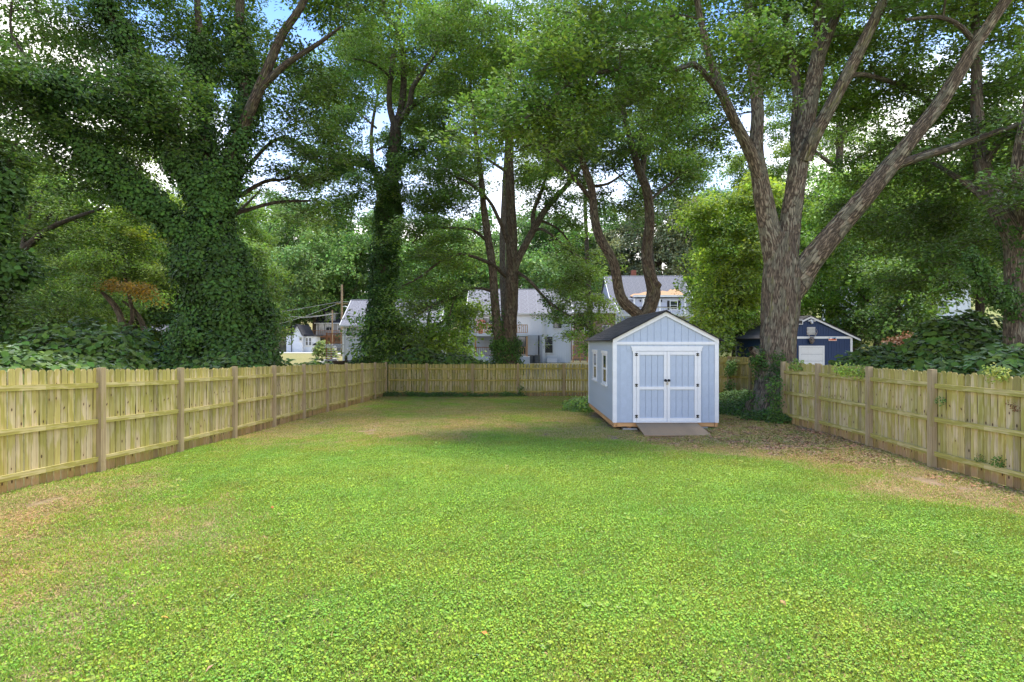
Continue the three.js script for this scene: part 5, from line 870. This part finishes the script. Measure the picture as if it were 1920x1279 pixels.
mound('kudzu_bank', 'kudzu skirt spreading from the foot of the huge ivy tree', [[415, 20.6, 2.3, 1.6, 2.0, 420], [475, 22.6, 1.9, 1.4, 1.9, 260], [340, 20.8, 2.2, 1.6, 2.2, 300]], M.kudzu, { seed: 1231, size: 1.1 });
mound('kudzu_bank', 'leafy vines piled behind the far fence below the twin trunk tree', [[785, 35.2, 2.6, 1.2, 2.5, 360], [860, 34.6, 2.6, 1.0, 2.3, 300], [915, 34.6, 1.4, 0.8, 2.0, 120]], M.kudzu, { seed: 1241, size: 1.1 });
mound('kudzu_bank', 'vines rising behind the short left end of far fence', [[590, 30, 1.6, 1.2, 1.75, 130], [680, 36, 1.6, 1.0, 1.9, 120]], M.kudzu, { seed: 1251 });
mound('kudzu_bank', 'dark leafy vines behind the right fence beside the garage', [[1640, 22, 2.6, 1.6, 2.1, 260], [1700, 20, 2.2, 1.2, 1.9, 240]], M.kudzu, { seed: 1261 });
mound('vine_bush', 'rounded bush of broad leaves behind the right fence', [[1800, 19.5, 2.0, 1.4, 3.05, 480]], M.kudzu, { seed: 1271, size: 1.05, category: 'bush' });
mound('kudzu_bank', 'low vines along the back of the right fence near edge', [[1850, 15.5, 2.6, 1.2, 1.95, 380], [1950, 14.2, 2.2, 1.2, 2.0, 260], [1900, 18.5, 1.6, 1, 2.4, 200]], M.kudzu, { seed: 1281 });
mound('shrub', 'brownish dead leaved shrub in the gap behind right fence', [[1705, 25, 1.6, 1.0, 2.6, 160]], M.leafRed, { seed: 1291, set: 'ivy', category: 'shrub' });
mound('shrub', 'clipped yellow green round bush below the distant deck', [[608, 72, 1.25, 1.2, 1.9, 130]], M.leafYellow, { seed: 1301, category: 'shrub' });
mound('fern_weeds', 'clump of fresh green weeds at the back corner of shed', [[1092, 24.2, 0.65, 1.2, 0.42, 120]], M.leafOak, { seed: 1311, set: 'small', size: 1.5, category: 'weeds' });
mound('ground_ivy', 'ivy and weeds covering the ground round the big trunk', [[1400, 21.4, 1.4, 2.2, 0.26, 360], [1440, 18.8, 0.8, 0.6, 0.22, 90], [1400, 24.5, 1.0, 2.0, 0.4, 200], [1462, 17.9, 0.3, 0.4, 0.25, 34]], M.leafIvy, { seed: 1321, set: 'small', size: 1.2, category: 'ivy' });
mound('fence_weeds', 'thin strip of weeds at the foot of the far fence', [[760, 32.6, 2.0, 0.3, 0.22, 90], [850, 32.6, 1.6, 0.3, 0.24, 70], [940, 32.6, 1.4, 0.3, 0.2, 60], [690, 30.5, 0.4, 1.4, 0.2, 40]], M.leafIvy, { seed: 1331, set: 'small', category: 'weeds' });
// sprigs of creeper that have grown over the right fence
{
  const r = rng(1341), spot = (px, py, d, n, sx, sy, leaf, label, size = 0.62) => { const list = [], c = at(px, py, d); for (let i = 0; i < n; i++) { const k = 0.8 + r() * 0.6; list.push([c.clone().add(V((r() - 0.5) * 0.12, (r() - 0.5) * sy, (r() - 0.5) * sx)), V(-0.7 + r() * 0.3, 0.5, 0.5 + (r() - 0.5) * 0.6).normalize(), size * (0.6 + r() * 0.6), [k * 1.1, k, k]]); } tag(scatter('creeper', CL.small[0], leaf, list, scene), label, 'creeper'); };
  spot(1500, 686, 17.2, 12, 0.8, 0.12, M.leafOak, 'creeper trailing over the right fence top near big trunk', 0.95);
  spot(1592, 693, 14.4, 16, 1.3, 0.14, M.leafLight, 'bright creeper sprig hanging over the fence before the garage', 0.8);
  spot(1866, 702, 9.75, 10, 0.28, 0.2, M.leafYellow, 'yellow green sprig hanging on the fence near the right edge', 0.6);
  spot(1855, 862, 9.9, 6, 0.5, 0.08, M.leafIvy, 'small ivy shoots along the lowest rail near right edge', 0.5);
  spot(1766, 752, 10.9, 3, 0.05, 0.12, M.leafIvy, 'single ivy sprig poking through boards beside the thick post', 0.45);
  spot(1905, 760, 9.45, 4, 0.2, 0.12, M.leafRed, 'reddish green sprig on the boards at the right edge', 0.5);
  spot(1370, 690, 26.3, 22, 0.5, 0.5, M.leafIvy, 'ivy over the first post of the shaded fence', 1.3);
  spot(1368, 735, 26.2, 20, 0.5, 0.8, M.leafIvy, 'ivy climbing low on the shaded fence beside shed', 1.3);
  spot(1452, 740, 17.6, 16, 0.4, 0.9, M.leafIvy, 'ivy hanging between the big trunk and fence end post', 1.2);
  spot(975, 727, 32.7, 4, 0.1, 0.5, M.leafIvy, 'small ivy patch growing on the far fence boards', 1.2);
}
renderer.render(scene, camera);
